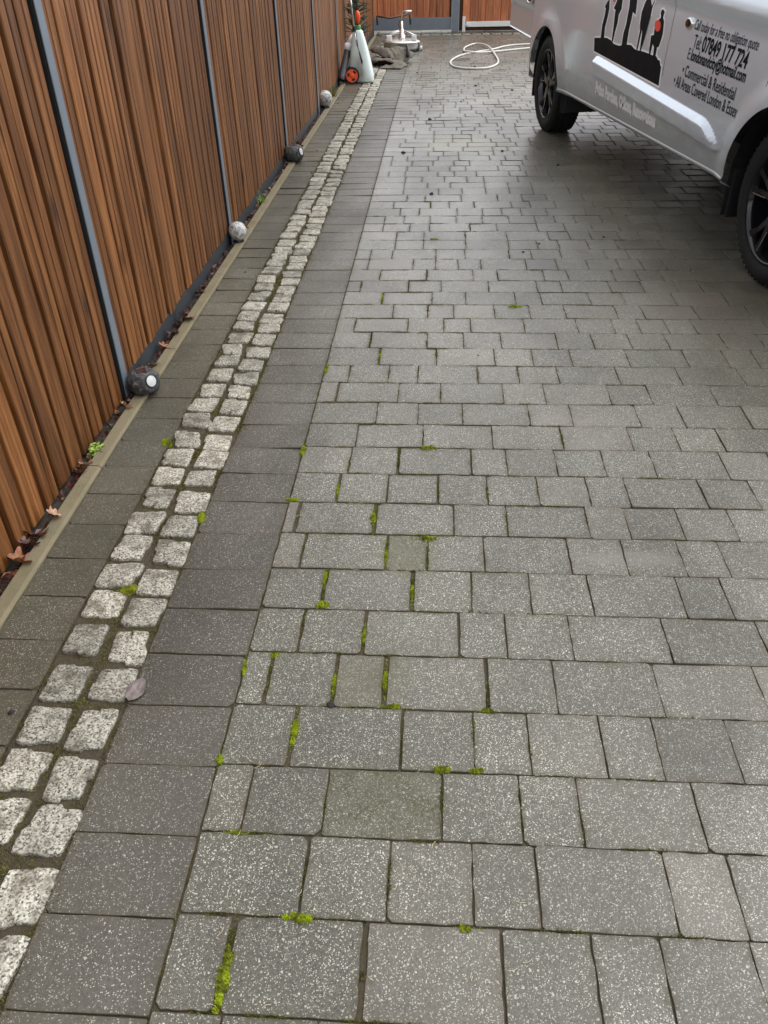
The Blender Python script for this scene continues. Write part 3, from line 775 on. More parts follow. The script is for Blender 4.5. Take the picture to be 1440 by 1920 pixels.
# ---- lettering and pictures on the flank
def conform(pts2, eps): return [(u_, -surf(u_, z_) - eps, z_) for u_, z_ in pts2]
def flat_poly(name, pts, mat, eps, parent):
    """filled outline laid on the flank, cut into small faces so that it follows the curve"""
    bm = bmesh.new(); vs_ = [bm.verts.new((x, y, 0)) for x, y in pts]; bm.faces.new(vs_)
    bmesh.ops.triangulate(bm, faces=bm.faces[:])
    for _ in range(3):
        lg = [e for e in bm.edges if e.calc_length() > .06]
        if not lg: break
        bmesh.ops.subdivide_edges(bm, edges=lg, cuts=1)
        bmesh.ops.triangulate(bm, faces=bm.faces[:])
    bm.verts.index_update(); Vv = conform([(v.co.x, v.co.y) for v in bm.verts], eps); Ff = [[v.index for v in f.verts] for f in bm.faces]; bm.free()
    return mesh(name, Vv, Ff, mat, parent)
def outline(name, polys, hw, mat, eps, parent):
    mb = MB()
    for pts in polys:
        n = len(pts)
        for i in range(n):
            a, b = Vector(pts[i]), Vector(pts[(i+1) % n]); t = b - a
            if t.length < 1e-5: continue
            t.normalize(); nr = Vector((-t.y * hw * .75, t.x * hw * .5)); e = t * hw * .5
            k = max(1, int(t.length / .08)); q = [a - e - nr, b + e - nr, b + e + nr, a - e + nr]
            mb.add(conform([(p.x, p.y) for p in q], eps + .00006 * (i % 7)), [(0, 1, 2, 3)])
    return mb.build(name, mat, parent)
PIC = {
'mound':[(1.041, 0.77), (1.069, 0.777), (1.281, 0.795), (1.363, 0.789), (1.424, 0.775), (1.511, 0.774), (1.571, 0.781), (1.629, 0.792), (1.717, 0.797), (1.773, 0.784), (1.814, 0.779), (1.869, 0.783), (1.934, 0.784), (2.017, 0.782), (2.063, 0.78), (2.115, 0.782), (2.152, 0.767), (2.177, 0.767), (2.196, 0.746), (2.211, 0.741), (2.225, 0.648), (1.07, 0.7)],
'fig1':[(1.181, 1.015), (1.194, 0.996), (1.195, 0.967), (1.148, 0.958), (1.17, 0.946), (1.168, 0.911), (1.15, 0.856), (1.163, 0.784), (1.18, 0.786), (1.185, 0.843), (1.22, 0.789), (1.231, 0.79), (1.213, 0.845), (1.232, 0.909), (1.237, 0.951), (1.216, 0.997), (1.206, 1.016), (1.209, 1.029), (1.192, 1.041), (1.17, 1.04), (1.164, 1.027)],
'fig2':[(1.348, 1.023), (1.348, 0.999), (1.317, 0.959), (1.352, 0.952), (1.353, 0.914), (1.362, 0.867), (1.377, 0.785), (1.401, 0.785), (1.407, 0.838), (1.424, 0.887), (1.421, 0.931), (1.454, 0.965), (1.444, 1.01), (1.426, 1.04), (1.391, 1.047), (1.388, 1.065), (1.364, 1.073), (1.342, 1.063), (1.355, 1.045)],
'fig3':[(1.551, 1.034), (1.575, 0.981), (1.572, 0.942), (1.572, 0.896), (1.554, 0.844), (1.561, 0.775), (1.586, 0.778), (1.591, 0.854), (1.605, 0.892), (1.623, 0.85), (1.629, 0.786), (1.644, 0.786), (1.635, 0.87), (1.646, 0.923), (1.648, 0.962), (1.697, 0.95), (1.679, 1.023), (1.659, 1.057), (1.622, 1.064), (1.619, 1.082), (1.591, 1.089), (1.571, 1.08), (1.583, 1.063), (1.553, 1.052)],
'fig4':[(1.829, 1.043), (1.802, 1.013), (1.783, 0.971), (1.789, 0.918), (1.799, 0.916), (1.809, 0.935), (1.812, 0.908), (1.808, 0.875), (1.809, 0.774), (1.828, 0.776), (1.836, 0.887), (1.848, 0.87), (1.865, 0.778), (1.882, 0.78), (1.861, 0.883), (1.879, 0.914), (1.888, 0.964), (1.926, 0.969), (1.925, 1.0), (1.95, 1.041), (1.936, 1.043), (1.913, 1.008), (1.882, 1.035), (1.879, 1.052), (1.859, 1.056), (1.857, 1.07), (1.836, 1.078), (1.817, 1.068), (1.833, 1.055)],
'fig5':[(2.08, 1.002), (2.105, 0.992), (2.103, 0.979), (2.102, 0.965), (2.125, 0.95), (2.143, 0.895), (2.141, 0.872), (2.127, 0.828), (2.104, 0.823), (2.108, 0.77), (2.074, 0.77), (2.062, 0.819), (2.034, 0.834), (2.029, 0.77), (2.01, 0.77), (1.986, 0.87), (2.023, 0.876), (2.013, 0.907), (2.03, 0.945), (2.07, 0.96), (2.069, 0.971), (2.055, 0.984), (2.061, 0.998)],
'poppy':[(2.096, 0.926), (2.097, 0.914), (2.09, 0.904), (2.075, 0.897), (2.056, 0.896), (2.036, 0.899), (2.019, 0.908), (2.009, 0.92), (2.008, 0.932), (2.016, 0.942), (2.031, 0.949), (2.05, 0.95), (2.07, 0.946), (2.086, 0.938)]}
pic = outline('silhouette_picture', [v for k, v in PIC.items() if k != 'poppy'], .018, M['decal_white'], .0008, VAN)
tag(pic, 'black silhouettes of five figures on a mound with white outline')
for i, k in enumerate(('mound', 'fig1', 'fig2', 'fig3', 'fig4', 'fig5')):
    flat_poly('mound' if k == 'mound' else 'figure', PIC[k], M['decal_black'], .0018 + .0001 * i, pic)
flat_poly('red_flower', PIC['poppy'], M['decal_red'], .0030, pic)
flat_poly('red_flower', [(1.30 + .022 * math.cos(a * .45), 1.004 + .014 * math.sin(a * .45)) for a in range(14)], M['decal_red'], .0030, pic)
def text_on(txt, p0, p1, h, mat, bold=0.0, shear=0.0, name='lettering', eps=.0016):
    cu = bpy.data.curves.new('lettering', 'FONT'); cu.body = txt; cu.size = 1; cu.shear = shear; cu.offset = bold; cu.resolution_u = 3; cu.fill_mode = 'FRONT'
    o = bpy.data.objects.new('lettering_curve', cu); COL.objects.link(o)
    dg = bpy.context.evaluated_depsgraph_get(); me = bpy.data.meshes.new_from_object(o.evaluated_get(dg))
    xs = [v.co.x for v in me.vertices]; x0, x1 = min(xs), max(xs)
    for v in me.vertices:
        t = (v.co.x - x0) / (x1 - x0); uu = p0[0] + (p1[0] - p0[0]) * t; zz = p0[1] + (p1[1] - p0[1]) * t + v.co.y / .50 * h
        v.co = (uu, -surf(uu, zz) - eps, zz)
    me.materials.clear(); me.materials.append(mat)
    bpy.data.objects.remove(o); bpy.data.curves.remove(cu)
    ob = bpy.data.objects.new(name, me); link(ob, VAN); tag(ob, kind='stuff'); return ob
text_on('Call today for a free no obligation quote', (2.514, .945), (3.193, .918), .032, M['decal_grey'], .006, .22)
text_on('Tel:', (2.547, .866), (2.632, .862), .043, M['decal_grey'], .006)
text_on('07849 177 724', (2.649, .861), (3.137, .841), .047, M['decal_black'], .026)
text_on('E:', (2.513, .813), (2.543, .811), .036, M['decal_grey'], .004)
text_on('londonandcity@hotmail.com', (2.554, .811), (3.160, .788), .036, M['decal_black'], .022)
text_on('\u2022 Commercial & Residential', (2.490, .735), (3.101, .707), .038, M['decal_grey'], .010)
text_on('\u2022 All Areas Covered London & Essex', (2.410, .677), (3.165, .641), .038, M['decal_grey'], .010)
text_on('Patios Porches, Offices, Renovations', (1.185, .470), (2.254, .440), .046, M['decal_white'], .075, .10)

# ------------------------------------------------------------------ solar lamps along the fence
def rock_light(loc, r, face, label):
    root = empty('solar_rock_lamp', loc); tag(root, label, 'solar lamp', 'solar lamps along the fence')
    bm = bmesh.new(); bmesh.ops.create_icosphere(bm, subdivisions=4, radius=1)
    for v in bm.verts:
        c = v.co.copy(); k = 1 + .10 * noise.noise(c * 2.2 + Vector(loc) * 5) + .05 * noise.noise(c * 6) + .02 * noise.noise(c * 14)
        p = Vector((c.x * 1.08, c.y * 1.05, c.z * .92)) * k
        if p.z > .74: p.z = .74 + (p.z - .74) * .15          # flat top for the cell
        d = p.dot(face);
        if d > .84: p -= face * (d - .84) * .95
        if p.z < -.80: p.z = -.80
        v.co = p * r + Vector((0, 0, r * .80))
    V_ = [v.co[:] for v in bm.verts]; bm.verts.index_update(); F_ = [[v.index for v in f.verts] for f in bm.faces]; bm.free()
    mesh('rock_body', V_, F_, M['rock'], root, smooth=True)
    Mt = Matrix.Translation(face * r * .86 + Vector((0, 0, r * .80))) @ face.to_track_quat('Z', 'Y').to_matrix().to_4x4()
    MB().lathe([(.44 * r, -.04 * r), (.44 * r, .05 * r), (.38 * r, .06 * r), (.36 * r, .02 * r)], 24, Mt).build('lens_ring', M['black'], root, smooth=True)
    MB().lathe([(.37 * r, .02 * r), (.25 * r, .05 * r), (0, .06 * r)], 24, Mt).build('lens', M['lens'], root, smooth=True)
    Mc = Matrix.Translation((-.05 * r, 0, r * 1.56)) @ Matrix.Rotation(.5, 4, 'Z')
    pv = MB().box(-.34 * r, .34 * r, -.34 * r, .34 * r, -.06 * r, .035 * r, .01 * r); pv.V = [tuple(Mc @ Vector(v)) for v in pv.V]; pv.build('solar_cell', M['solar'], root)
rock_light((-1.078, 2.615, .006), .056, Vector((.80, -.52, .30)).normalized(), 'nearest dark rock shaped solar lamp with round white lens by the first post')
rock_light((-1.080, 6.30, .006), .072, Vector((.92, -.30, .25)).normalized(), 'second dark rock shaped solar lamp farther along beside the third post')
def globe_light(loc, r, label):
    root = empty('solar_globe_lamp', loc); tag(root, label, 'solar lamp', 'solar lamps along the fence')
    MB().lathe([(0, 0), (.55 * r, 0), (.62 * r, .18 * r), (.45 * r, .40 * r), (.35 * r, .7 * r)], 20).build('base', M['black'], root, smooth=True)
    pr = [(.02 * r, .30 * r)] + [(r * math.cos(a), r * 1.22 + r * math.sin(a)) for a in [(-1.2 + 2.75 * i / 14) for i in range(15)]]
    MB().lathe(pr, 28).build('globe', M['globe'], root, smooth=True)
globe_light((-1.098, 4.385, .008), .050, 'nearest mottled pale globe lamp on black base at the second post')
globe_light((-1.112, 8.50, .008), .070, 'small white globe lamp farther down beside the fourth post')

# ------------------------------------------------------------------ sprayer by the fence
def wheel_small(parent, c, axis, r, name='wheel'):
    Mt = Matrix.Translation(c) @ axis.to_track_quat('Z', 'Y').to_matrix().to_4x4()
    w = MB().lathe([(r * .80, -.022), (r * .97, -.022), (r, -.012), (r, .012), (r * .97, .022), (r * .80, .022)], 32, Mt, close=True).build(name, M['rubber'], parent, smooth=False)
    hb = MB(); n = 30; Vv = []
    # orange disc with three windows
    for k in range(n):
        a = 2 * math.pi * k / n
        for rr in (.16, .36, .66, .83): Vv.append(Mt @ Vector((rr * r * math.cos(a), rr * r * math.sin(a), .018 if rr > .2 else .024)))
    Ff = []
    for k in range(n):
        for q in range(3):
            if q == 1 and (k % 10) in (2, 3, 4, 5): continue
            k2 = (k + 1) % n; Ff.append((k*4+q, k2*4+q, k2*4+q+1, k*4+q+1))
    hb.add(Vv, Ff + [tuple(k*4 for k in range(n))]); hb.build('hub', M['orange'], w)
    MB().lathe([(.80 * r, .0), (0, .0)], 24, Mt).build('inner_disc', M['black'], w)
SPR = empty('wheeled_sprayer', (-.885, 10.14, 0)); tag(SPR, 'white wheeled garden sprayer with orange wheel standing near the fence', 'sprayer')
secs = [(.012, .005, .115, .085), (.03, .0, .127, .10), (.09, -.004, .128, .105), (.16, -.012, .122, .10), (.24, -.020, .112, .092), (.32, -.026, .098, .082), (.40, -.032, .080, .070), (.46, -.036, .064, .060), (.50, -.038, .054, .050), (.515, -.038, .040, .040)]
Vv = []; n = 28
for z, cx, hx, hy in secs:
    for k in range(n):
        a = 2 * math.pi * k / n; ca, sa = math.cos(a), math.sin(a); q = (abs(ca) ** 4 + abs(sa) ** 4) ** -.25
        x, y = cx + ca * q * hx, sa * q * hy
        dw = math.hypot(x + .105, z - .085)                   # recess for the wheel
        if x < 0 and y < 0 and dw < .105: y = max(y, -.045)
        Vv.append((x, y, z))
Ff = [(j*n+k, j*n+(k+1) % n, (j+1)*n+(k+1) % n, (j+1)*n+k) for j in range(len(secs)-1) for k in range(n)] + [tuple(range(n-1, -1, -1)), tuple(range((len(secs)-1)*n, len(secs)*n))]
mesh('tank', Vv, Ff, M['tank'], SPR, smooth=True)
wheel_small(SPR, Vector((-.112, -.085, .083)), Vector((.18, -1, .05)).normalized(), .083)
wheel_small(SPR, Vector((-.112, .10, .083)), Vector((.18, 1, .05)).normalized(), .083)
MB().lathe([(.034, .51), (.036, .55), (.03, .558), (0, .56)], 18, Matrix.Translation((-.036, 0, 0))).build('filler_cap', M['green_cap'], SPR, smooth=True)
lan = MB().tube([(-.135, -.06, 1.0), (-.095, -.095, .80), (-.068, -.105, .53)], .011, 10).build('handle_tube', M['chrome'], SPR, smooth=True)
MB().tube([(-.069, -.105, .545), (-.064, -.106, .505)], .019, 10).build('clamp', M['black'], lan)
MB().tube([(-.118, -.08, .715), (-.110, -.085, .675)], .020, 10).build('grip_collar', M['black'], lan)
lc = MB().tube([(-.060, -.125, .62), (-.03, -.125, .36), (-.012, -.125, .30)], .0045, 8).build('lance', M['black'], SPR, smooth=True)
MB().tube([(-.018, -.126, .32), (.008, -.126, .225), (.010, -.124, .205)], [.008, .011, .008], 10).build('trigger_grip', M['black'], lc, smooth=True)
MB().tube([(-.062, -.103, .50), (-.040, -.103, .37)], .006, 8).build('tube_end', M['chrome'], lan, smooth=True)
MB().lathe([(0, -.02), (.026, -.018), (.034, 0), (.026, .018), (0, .02)], 18, Matrix.Translation((-.030, -.04, .635)) @ Matrix.Rotation(math.pi/2, 4, 'X') @ Matrix.Diagonal((.85, 1.9, 1, 1))).build('pump_knob', M['orange'], SPR, smooth=True)
MB().tube([(-.036, 0, .55), (-.033, -.02, .60)], .010, 8).build('pump_shaft', M['black'], SPR)

# blower tube leaning on the fence
BT = empty('blower_tube', (-1.06, 10.14, 0)); tag(BT, 'dark grey blower tube with white elbow leaning on the fence', 'tube')
Vt = MB().tube([(-.055, -.16, .055), (-.015, -.06, .20), (.020, .02, .33)], [.042, .040, .037], 18, cap=False).build('barrel', M['dgrey'], BT, smooth=True)
MB().tube([(-.056, -.163, .050), (-.050, -.15, .072)], .045, 18, cap=False).build('nozzle_lip', M['black'], Vt, smooth=True)
MB().lathe([(.0405, 0), (0, 0)], 18, Matrix.Translation((-.049, -.145, .078)) @ Vector((.30, .72, .95)).normalized().to_track_quat('Z', 'Y').to_matrix().to_4x4()).build('bore', M['void'], Vt)
wb = MB().tube([(.014, .01, .315), (.026, .04, .375)], .042, 18).build('collar', M['whitepaint'], BT, smooth=True)
MB().tube([(.035, .05, .375), (.06, .08, .42), (.10, .10, .46)], [.034, .034, .032], 14).build('elbow', M['whitepaint'], BT, smooth=True)
MB().tube([(-.02, .02, .0), (-.01, .0, .12), (.0, .0, .2)], .014, 8).build('prop_leg', M['black'], BT, smooth=True)

# ------------------------------------------------------------------ plant behind the sprayer (in a pot by the fence)
PL = empty('conifer_shrub', (-1.0, 11.0, 0)); tag(PL, 'dark green needle leaved potted shrub standing behind the white sprayer', 'shrub')
MB().lathe([(0, 0), (.085, 0), (.115, .20), (.12, .215), (.105, .215), (.10, .18), (0, .18)], 22).build('pot', M['black'], PL, smooth=True)
MB().tube([(0, 0, .17), (.01, 0, .5), (-.01, .01, .95)], [.014, .011, .005], 8).build('trunk', M['bronze'], PL)
mb = MB(); rr = random.Random(5)
for k in range(150):
    z = rr.uniform(.35, 1.05); a = rr.uniform(0, 6.28); d = Vector((math.cos(a), math.sin(a), rr.uniform(-.1, .75))).normalized(); ln = rr.uniform(.10, .19) * (1.15 - z * .5)
    b0 = Vector((0, 0, z)); side = d.cross(Vector((0, 0, 1))).normalized()
    for t in range(9):
        p = b0 + d * ln * t / 8
        for s_ in (-1, 1):
            e = p + (side * s_ * .7 + d * .8 + Vector((0, 0, rr.uniform(-.2, .3)))).normalized() * rr.uniform(.03, .05)
            w_ = d.cross(side) * .0045
            mb.add([p - w_, p + w_, e], [(0, 1, 2)])
mb.build('crown', M['conifer'], PL)

# ------------------------------------------------------------------ canvas sheet heap
def cloth(name, cx, cy, z, lx, ly, rz, tx, ty, seed, parent, th=.012, droop=.05, nx=22, ny=18):
    """one fold of stiff canvas: a thin wavy sheet with drooping, ragged edges"""
    Vv = []; ca, sa = math.cos(rz), math.sin(rz)
    for layer in (0, 1):
        for j in range(ny + 1):
            for i in range(nx + 1):
                a, b = i / nx * 2 - 1, j / ny * 2 - 1
                q = Vector((a * 1.2 + seed, b * 1.2, seed * 3)); q2 = Vector((a * .5 + b * 2.6 + seed, b * .4, seed))
                x = a * lx / 2 * (1 + .10 * noise.noise(Vector((b * 2, seed, 1)))); y = b * ly / 2 * (1 + .12 * noise.noise(Vector((a * 2, seed, 5))))
                zz = z + x * tx + y * ty + .030 * noise.noise(q * 1.4) + .026 * abs(noise.noise(q2)) + .010 * noise.noise(q * 4) - droop * (max(abs(a), abs(b)) ** 4)
                zz = max(zz, .004 + .0006 * seed) + (th if layer == 0 else 0)
                Vv.append((cx + x * ca - y * sa, cy + x * sa + y * ca, zz))
    m_ = nx + 1; tot = m_ * (ny + 1)
    Ff = [(j*m_+i, j*m_+i+1, (j+1)*m_+i+1, (j+1)*m_+i) for j in range(ny) for i in range(nx)]; Ff += [tuple(tot + q for q in reversed(f)) for f in Ff]
    ed = [i for i in range(m_)] + [j*m_+nx for j in range(1, ny+1)] + [ny*m_+i for i in range(nx-1, -1, -1)] + [j*m_ for j in range(ny-1, 0, -1)]
    Ff += [(b, a, a + tot, b + tot) for a, b in zip(ed, ed[1:] + ed[:1])]
    return mesh(name, Vv, Ff, M['cloth'], parent, smooth=True)
CL = empty('dust_sheet', (-.66, 11.6, 0)); tag(CL, 'crumpled grey brown canvas sheet dumped in front of the surface cleaner', 'sheet')
cloth('fold', .06, -.26, .012, .27, .34, -.22, 0, .03, 1.3, CL, droop=.02)
cloth('fold', -.05, .02, .060, .40, .46, .35, -.15, -.10, 2.9, CL)
cloth('fold', .05, .16, .105, .38, .44, -.35, .16, .14, 4.6, CL, droop=.08)
cloth('fold', -.03, .10, .145, .28, .36, .9, -.30, .25, 6.2, CL, droop=.09)
cloth('fold', .11, .10, .150, .20, .30, -.8, -.35, .10, 8.8, CL, droop=.09)
MB().tube([(.215, .12, .20), (.235, .06, .15), (.228, -.01, .09)], .022, 8).build('strap', M['black'], CL, smooth=True)

# ------------------------------------------------------------------ rotary surface cleaner
RC = empty('surface_cleaner', (-.565, 13.05, 0)); tag(RC, 'round stainless rotary surface cleaner with handle bar by the gate', 'surface cleaner')
MB().lathe([(.235, .025), (.25, .03), (.255, .05), (.252, .10), (.262, .112), (.262, .122), (.22, .135), (.12, .148), (0, .152)], 44).build('dome', M['stainless'], RC, smooth=True)
MB().lathe([(.264, .110), (.272, .112), (.272, .124), (.264, .126)], 44).build('bumper_ring', M['chrome'], RC, smooth=True)
MB().lathe([(.246, .008), (.250, .03), (.244, .03)], 36).build('brush_skirt', M['black'], RC)
for s_ in (-1, 1): MB().box(s_ * .175 - .035, s_ * .175 + .035, -.16, -.10, .125, .205, .006).box(s_ * .175 - .022, s_ * .175 + .022, -.165, -.158, .14, .19, .002).build('bracket', M['whitepaint'], RC)
MB().lathe([(.05, .148), (.05, .19), (.034, .20), (.03, .26), (.016, .27), (.014, .36), (0, .36)], 20).build('swivel', M['chrome'], RC, smooth=True)
MB().tube([(-.175, -.13, .20), (-.06, -.02, .235), (0, 0, .24)], .013, 8).tube([(.175, -.13, .20), (.06, -.02, .235), (0, 0, .24)], .013, 8).build('yoke', M['stainless'], RC, smooth=True)
MB().tube([(-.17, .14, .20), (-.05, .16, .22)], .022, 8).build('side_grip', M['whitepaint'], RC, smooth=True)
hb = MB().tube([(0, .05, .24), (-.03, .10, .33), (.01, .16, .47)], .014, 8).tube([(-.05, .05, .33), (0, .08, .24)], .010, 8).tube([(.02, .05, .33), (0, .08, .24)], .010, 8).build('handle_stem', M['bronze'], RC, smooth=True)
MB().tube([(-.36, .20, .41), (-.18, .18, .385), (0, .16, .41), (.12, .17, .44)], .012, 8).build('handle_bar', M['bronze'], RC, smooth=True)
MB().tube([(.015, .16, .46), (.13, .17, .465)], .014, 8).build('lever', M['alu'], hb, smooth=True)
for x_ in (-.36, .11): MB().tube([(x_, .20, .42), (x_ + .004, .20, .30)], [.016, .012], 8).build('hanging_grip', M['black'], RC, smooth=True)
for (x_, y_) in ((.275, -.06), (-.275, -.06), (0, .28)):
    Mt = Matrix.Translation((x_, y_, .036)) @ Matrix.Rotation(math.pi / 2, 4, 'Y')
    cw = MB().lathe([(.012, -.014), (.036, -.014), (.036, .014), (.012, .014)], 22, Mt, close=True).build('castor', M['alu'], RC)
    MB().box(x_ - .022, x_ + .022, y_ - .012, y_ + .012, .03, .10, .003).build('fork', M['stainless'], RC)

# ------------------------------------------------------------------ hose
hp = [(1.75, 13.6), (1.03, 13.40), (0.71, 12.93), (0.48, 12.67), (0.25, 12.31), (0.12, 11.75), (0.15, 11.27), (0.32, 11.06), (0.56, 11.10), (0.71, 11.53), (0.71, 12.3), (0.65, 13.15), (0.5, 13.52), (0.34, 13.2), (0.31, 12.81), (0.35, 12.47), (0.55, 12.50), (0.98, 12.85), (1.7, 13.35)]
hz = [0, 0, 0, 0, 0, 0, 0, 0, 0, 0, .01, .02, .015, .005, .0, .028, .012, 0, 0]
ho = MB().tube(catmull([(x, y, .0122 + z) for (x, y), z in zip(hp, hz)], 9), .0112, 10).build('hose', M['hose'], smooth=True)
tag(ho, 'dirty white hose lying in a loop on the drive behind the van', 'hose')

# ------------------------------------------------------------------ moss, weeds, leaves, litter
def tuft_geo(mb, cx, cy, z, r, n, h, rr, ax=1, ay=1, ang=0):
    ca, sa = math.cos(ang), math.sin(ang)
    for _ in range(n):
        d = math.sqrt(rr.random()); a = rr.uniform(0, 6.283); x, y = d * math.cos(a) * r * ax, d * math.sin(a) * r * ay
        X, Y = cx + x * ca - y * sa, cy + x * sa + y * ca; zz = z + h * (1 - d * d) * rr.uniform(.75, 1)
        b = rr.uniform(0, 3.14); w = rr.uniform(.0009, .0017); l = rr.uniform(.002, .0045)
        mb.add([(X - w * math.cos(b), Y - w * math.sin(b), zz - .001), (X + w * math.cos(b), Y + w * math.sin(b), zz - .001), (X + rr.gauss(0, .0012), Y + rr.gauss(0, .0012), zz + l)], [(0, 1, 2)])
def moss_clump(x, y, lx, ly, h, ang, label, seed):
    """ragged cushion: a run of small uneven domes covered with fine shoots, thinning out along the joint"""
    rr = random.Random(seed); mb = MB(); ca, sa = math.cos(ang), math.sin(ang)
    long_y = ly > lx; L_, S_ = (ly, lx) if long_y else (lx, ly)
    k = max(2, int(L_ / S_ * 1.8)); n, m_ = 12, 5
    for q in range(k):
        t = (q + .5) / k * 2 - 1; rad = S_ / 2 * rr.uniform(.55, 1.1) * (1 - .45 * abs(t) ** 2.5); dl, dsd = t * (L_ / 2 - rad * .6), rr.gauss(0, S_ * .07)
        cx_, cy_ = (dsd, dl) if long_y else (dl, dsd); hh = h * rr.uniform(.45, 1.0) * (1 - .4 * abs(t))
        bx_, by_ = x + cx_ * ca - cy_ * sa, y + cx_ * sa + cy_ * ca; V_ = []
        for j in range(m_):
            u_ = j / (m_ - 1)
            for i in range(n):
                a_ = 2 * math.pi * i / n; e = 1 + .35 * noise.noise(Vector((math.cos(a_) * 2, math.sin(a_) * 2, seed + q * 3.1)))
                rr_ = rad * e * math.cos(u_ * math.pi / 2)
                V_.append((bx_ + rr_ * math.cos(a_), by_ + rr_ * math.sin(a_), -.007 + (hh + .007) * math.sin(u_ * math.pi / 2) + .001 * noise.noise(Vector((bx_ * 400 + i, by_ * 400, j)))))
        mb.add(V_, [(j*n+i, j*n+(i+1) % n, (j+1)*n+(i+1) % n, (j+1)*n+i) for j in range(m_-1) for i in range(n)])
        for _ in range(int(rad * rad * 3.0e6) + 40):
            d = math.sqrt(rr.random()); a_ = rr.uniform(0, 6.283); X, Y = bx_ + d * 1.08 * rad * math.cos(a_), by_ + d * 1.08 * rad * math.sin(a_)
            z_ = -.005 + (hh + .005) * math.sqrt(max(0, 1 - d * d)); b_ = rr.uniform(0, 3.14); w = rr.uniform(.0008, .0016); l = rr.uniform(.0015, .004)
            mb.add([(X - w * math.cos(b_), Y - w * math.sin(b_), z_ - .0012), (X + w * math.cos(b_), Y + w * math.sin(b_), z_ - .0012), (X + rr.gauss(0, .0015), Y + rr.gauss(0, .0015), z_ + l)], [(0, 1, 2)])
    for _ in range(70):                                        # thinning tails in the joint
        t = rr.gauss(0, .75); d = t * L_ / 2 * 1.5; c_ = rr.gauss(0, S_ * .12); cx_, cy_ = (c_, d) if long_y else (d, c_)
        tuft_geo(mb, x + cx_ * ca - cy_ * sa, y + cx_ * sa + cy_ * ca, -.005, .003, 4, .004, rr)
    o = mb.build('moss_clump', M['moss']); tag(o, label, 'moss', 'bright moss clumps in the paving joints'); return o
MOSS = [
(-.328, .588, .022, .115, .010, 0, 'longest bright green moss strip filling a wide upright joint, nearest to viewer'),
(-.222, .690, .060, .024, .012, 0, 'bright star shaped moss clump on the lowest row line'),
(.069, .689, .026, .016, .008, 0, 'small dull moss tuft at a joint crossing, lowest row line'),
(-.287, 1.088, .017, .070, .009, 0, 'upright moss strip between two blocks above the mossy dark block'),
(-.078, 1.164, .036, .017, .010, 0, 'low moss cushion under the wide mossy joint beside a speckled small block'),
(.125, 1.163, .022, .017, .009, 0, 'small moss tuft on a row line beside the widest pale block'),
(.028, 1.006, .040, .020, .012, 0, 'mushroom shaped moss cushion at upper corner of the mossy dark block'),
(.098, 1.007, .034, .014, .009, 0, 'thin pointed moss tuft just beside the mushroom shaped cushion'),
(-.280, 1.590, .015, .048, .010, 0, 'upright vivid moss plug at the top of a block joint'),
(-.276, 1.484, .044, .020, .013, 0, 'rounded vivid moss cushion below the upright moss plug'),
(-.368, 1.308, .026, .018, .008, 0, 'dull moss tuft on a row line by the border course, with straw beside'),
(-.430, 1.266, .012, .050, .009, .1, 'slim moss strip on the border line beside the dull tuft'),
(-.433, 1.012, .020, .026, .008, 0, 'olive moss tuft on the border line beside a cut block'),
(-.788, 1.528, .050, .046, .013, .3, 'largest round moss cushion sitting between granite setts'),
(-.010, 1.770, .050, .018, .008, 0, 'moss cushion at the far corner of the sunken mossy half block'),
(-.173, 1.858, .018, .060, .008, 0, 'dull upright moss strip between two wide blocks beyond the half block'),
(-.425, 1.944, .050, .016, .008, 0, 'flat moss patch where a row line meets the border line'),
(-.016, 2.255, .060, .022, .010, .1, 'moss clump at a joint in the middle distance beside a wide block'),
(-.430, 2.225, .018, .060, .010, .1, 'moss strip on the border line in the middle distance'),
(-.428, 2.84, .016, .070, .010, 0, 'small far moss strip on the border line'),
(-.905, 2.262, .036, .045, .014, 0, 'yellow green moss tuft at the outer edge of the setts'),
(-.676, 1.846, .030, .055, .011, .2, 'dark moss cushion at the inner edge of the setts'),
(-.101, 1.238, .011, .060, .005, 0, 'thin moss line in the wide joint beside the speckled small block'),
(-.049, 1.545, .010, .050, .005, 0, 'thin dull moss strip in the dark joint beyond the vivid cushion'),
(-.216, 1.225, .009, .055, .005, 0, 'thin moss thread in the joint before the speckled small block'),
(-.161, 1.38, .009, .050, .005, 0, 'thin moss thread in an upright joint one row beyond the speckled block'),
(-.125, 1.69, .010, .055, .005, 0, 'moss strip on the near side of the sunken mossy half block'),
(-.291, 2.00, .010, .050, .006, 0, 'small moss strip between two square blocks near the border line'),
(-.36, .848, .030, .012, .006, 0, 'little moss streak on a row line beside the border course'),
(-.225, 2.95, .010, .060, .006, 0, 'moss speck strip in a joint well up the drive'),
(-.253, 3.58, .012, .070, .006, 0, 'moss filled joint among worn blocks far up the drive'),
(-.02, 4.45, .05, .02, .008, 0, 'small yellow moss tuft far up the drive'),
(.35, 3.48, .07, .022, .007, .2, 'sparse grassy moss patch alone on the open paving'),
]
for i, a in enumerate(MOSS): moss_clump(*a, seed=i + 3)

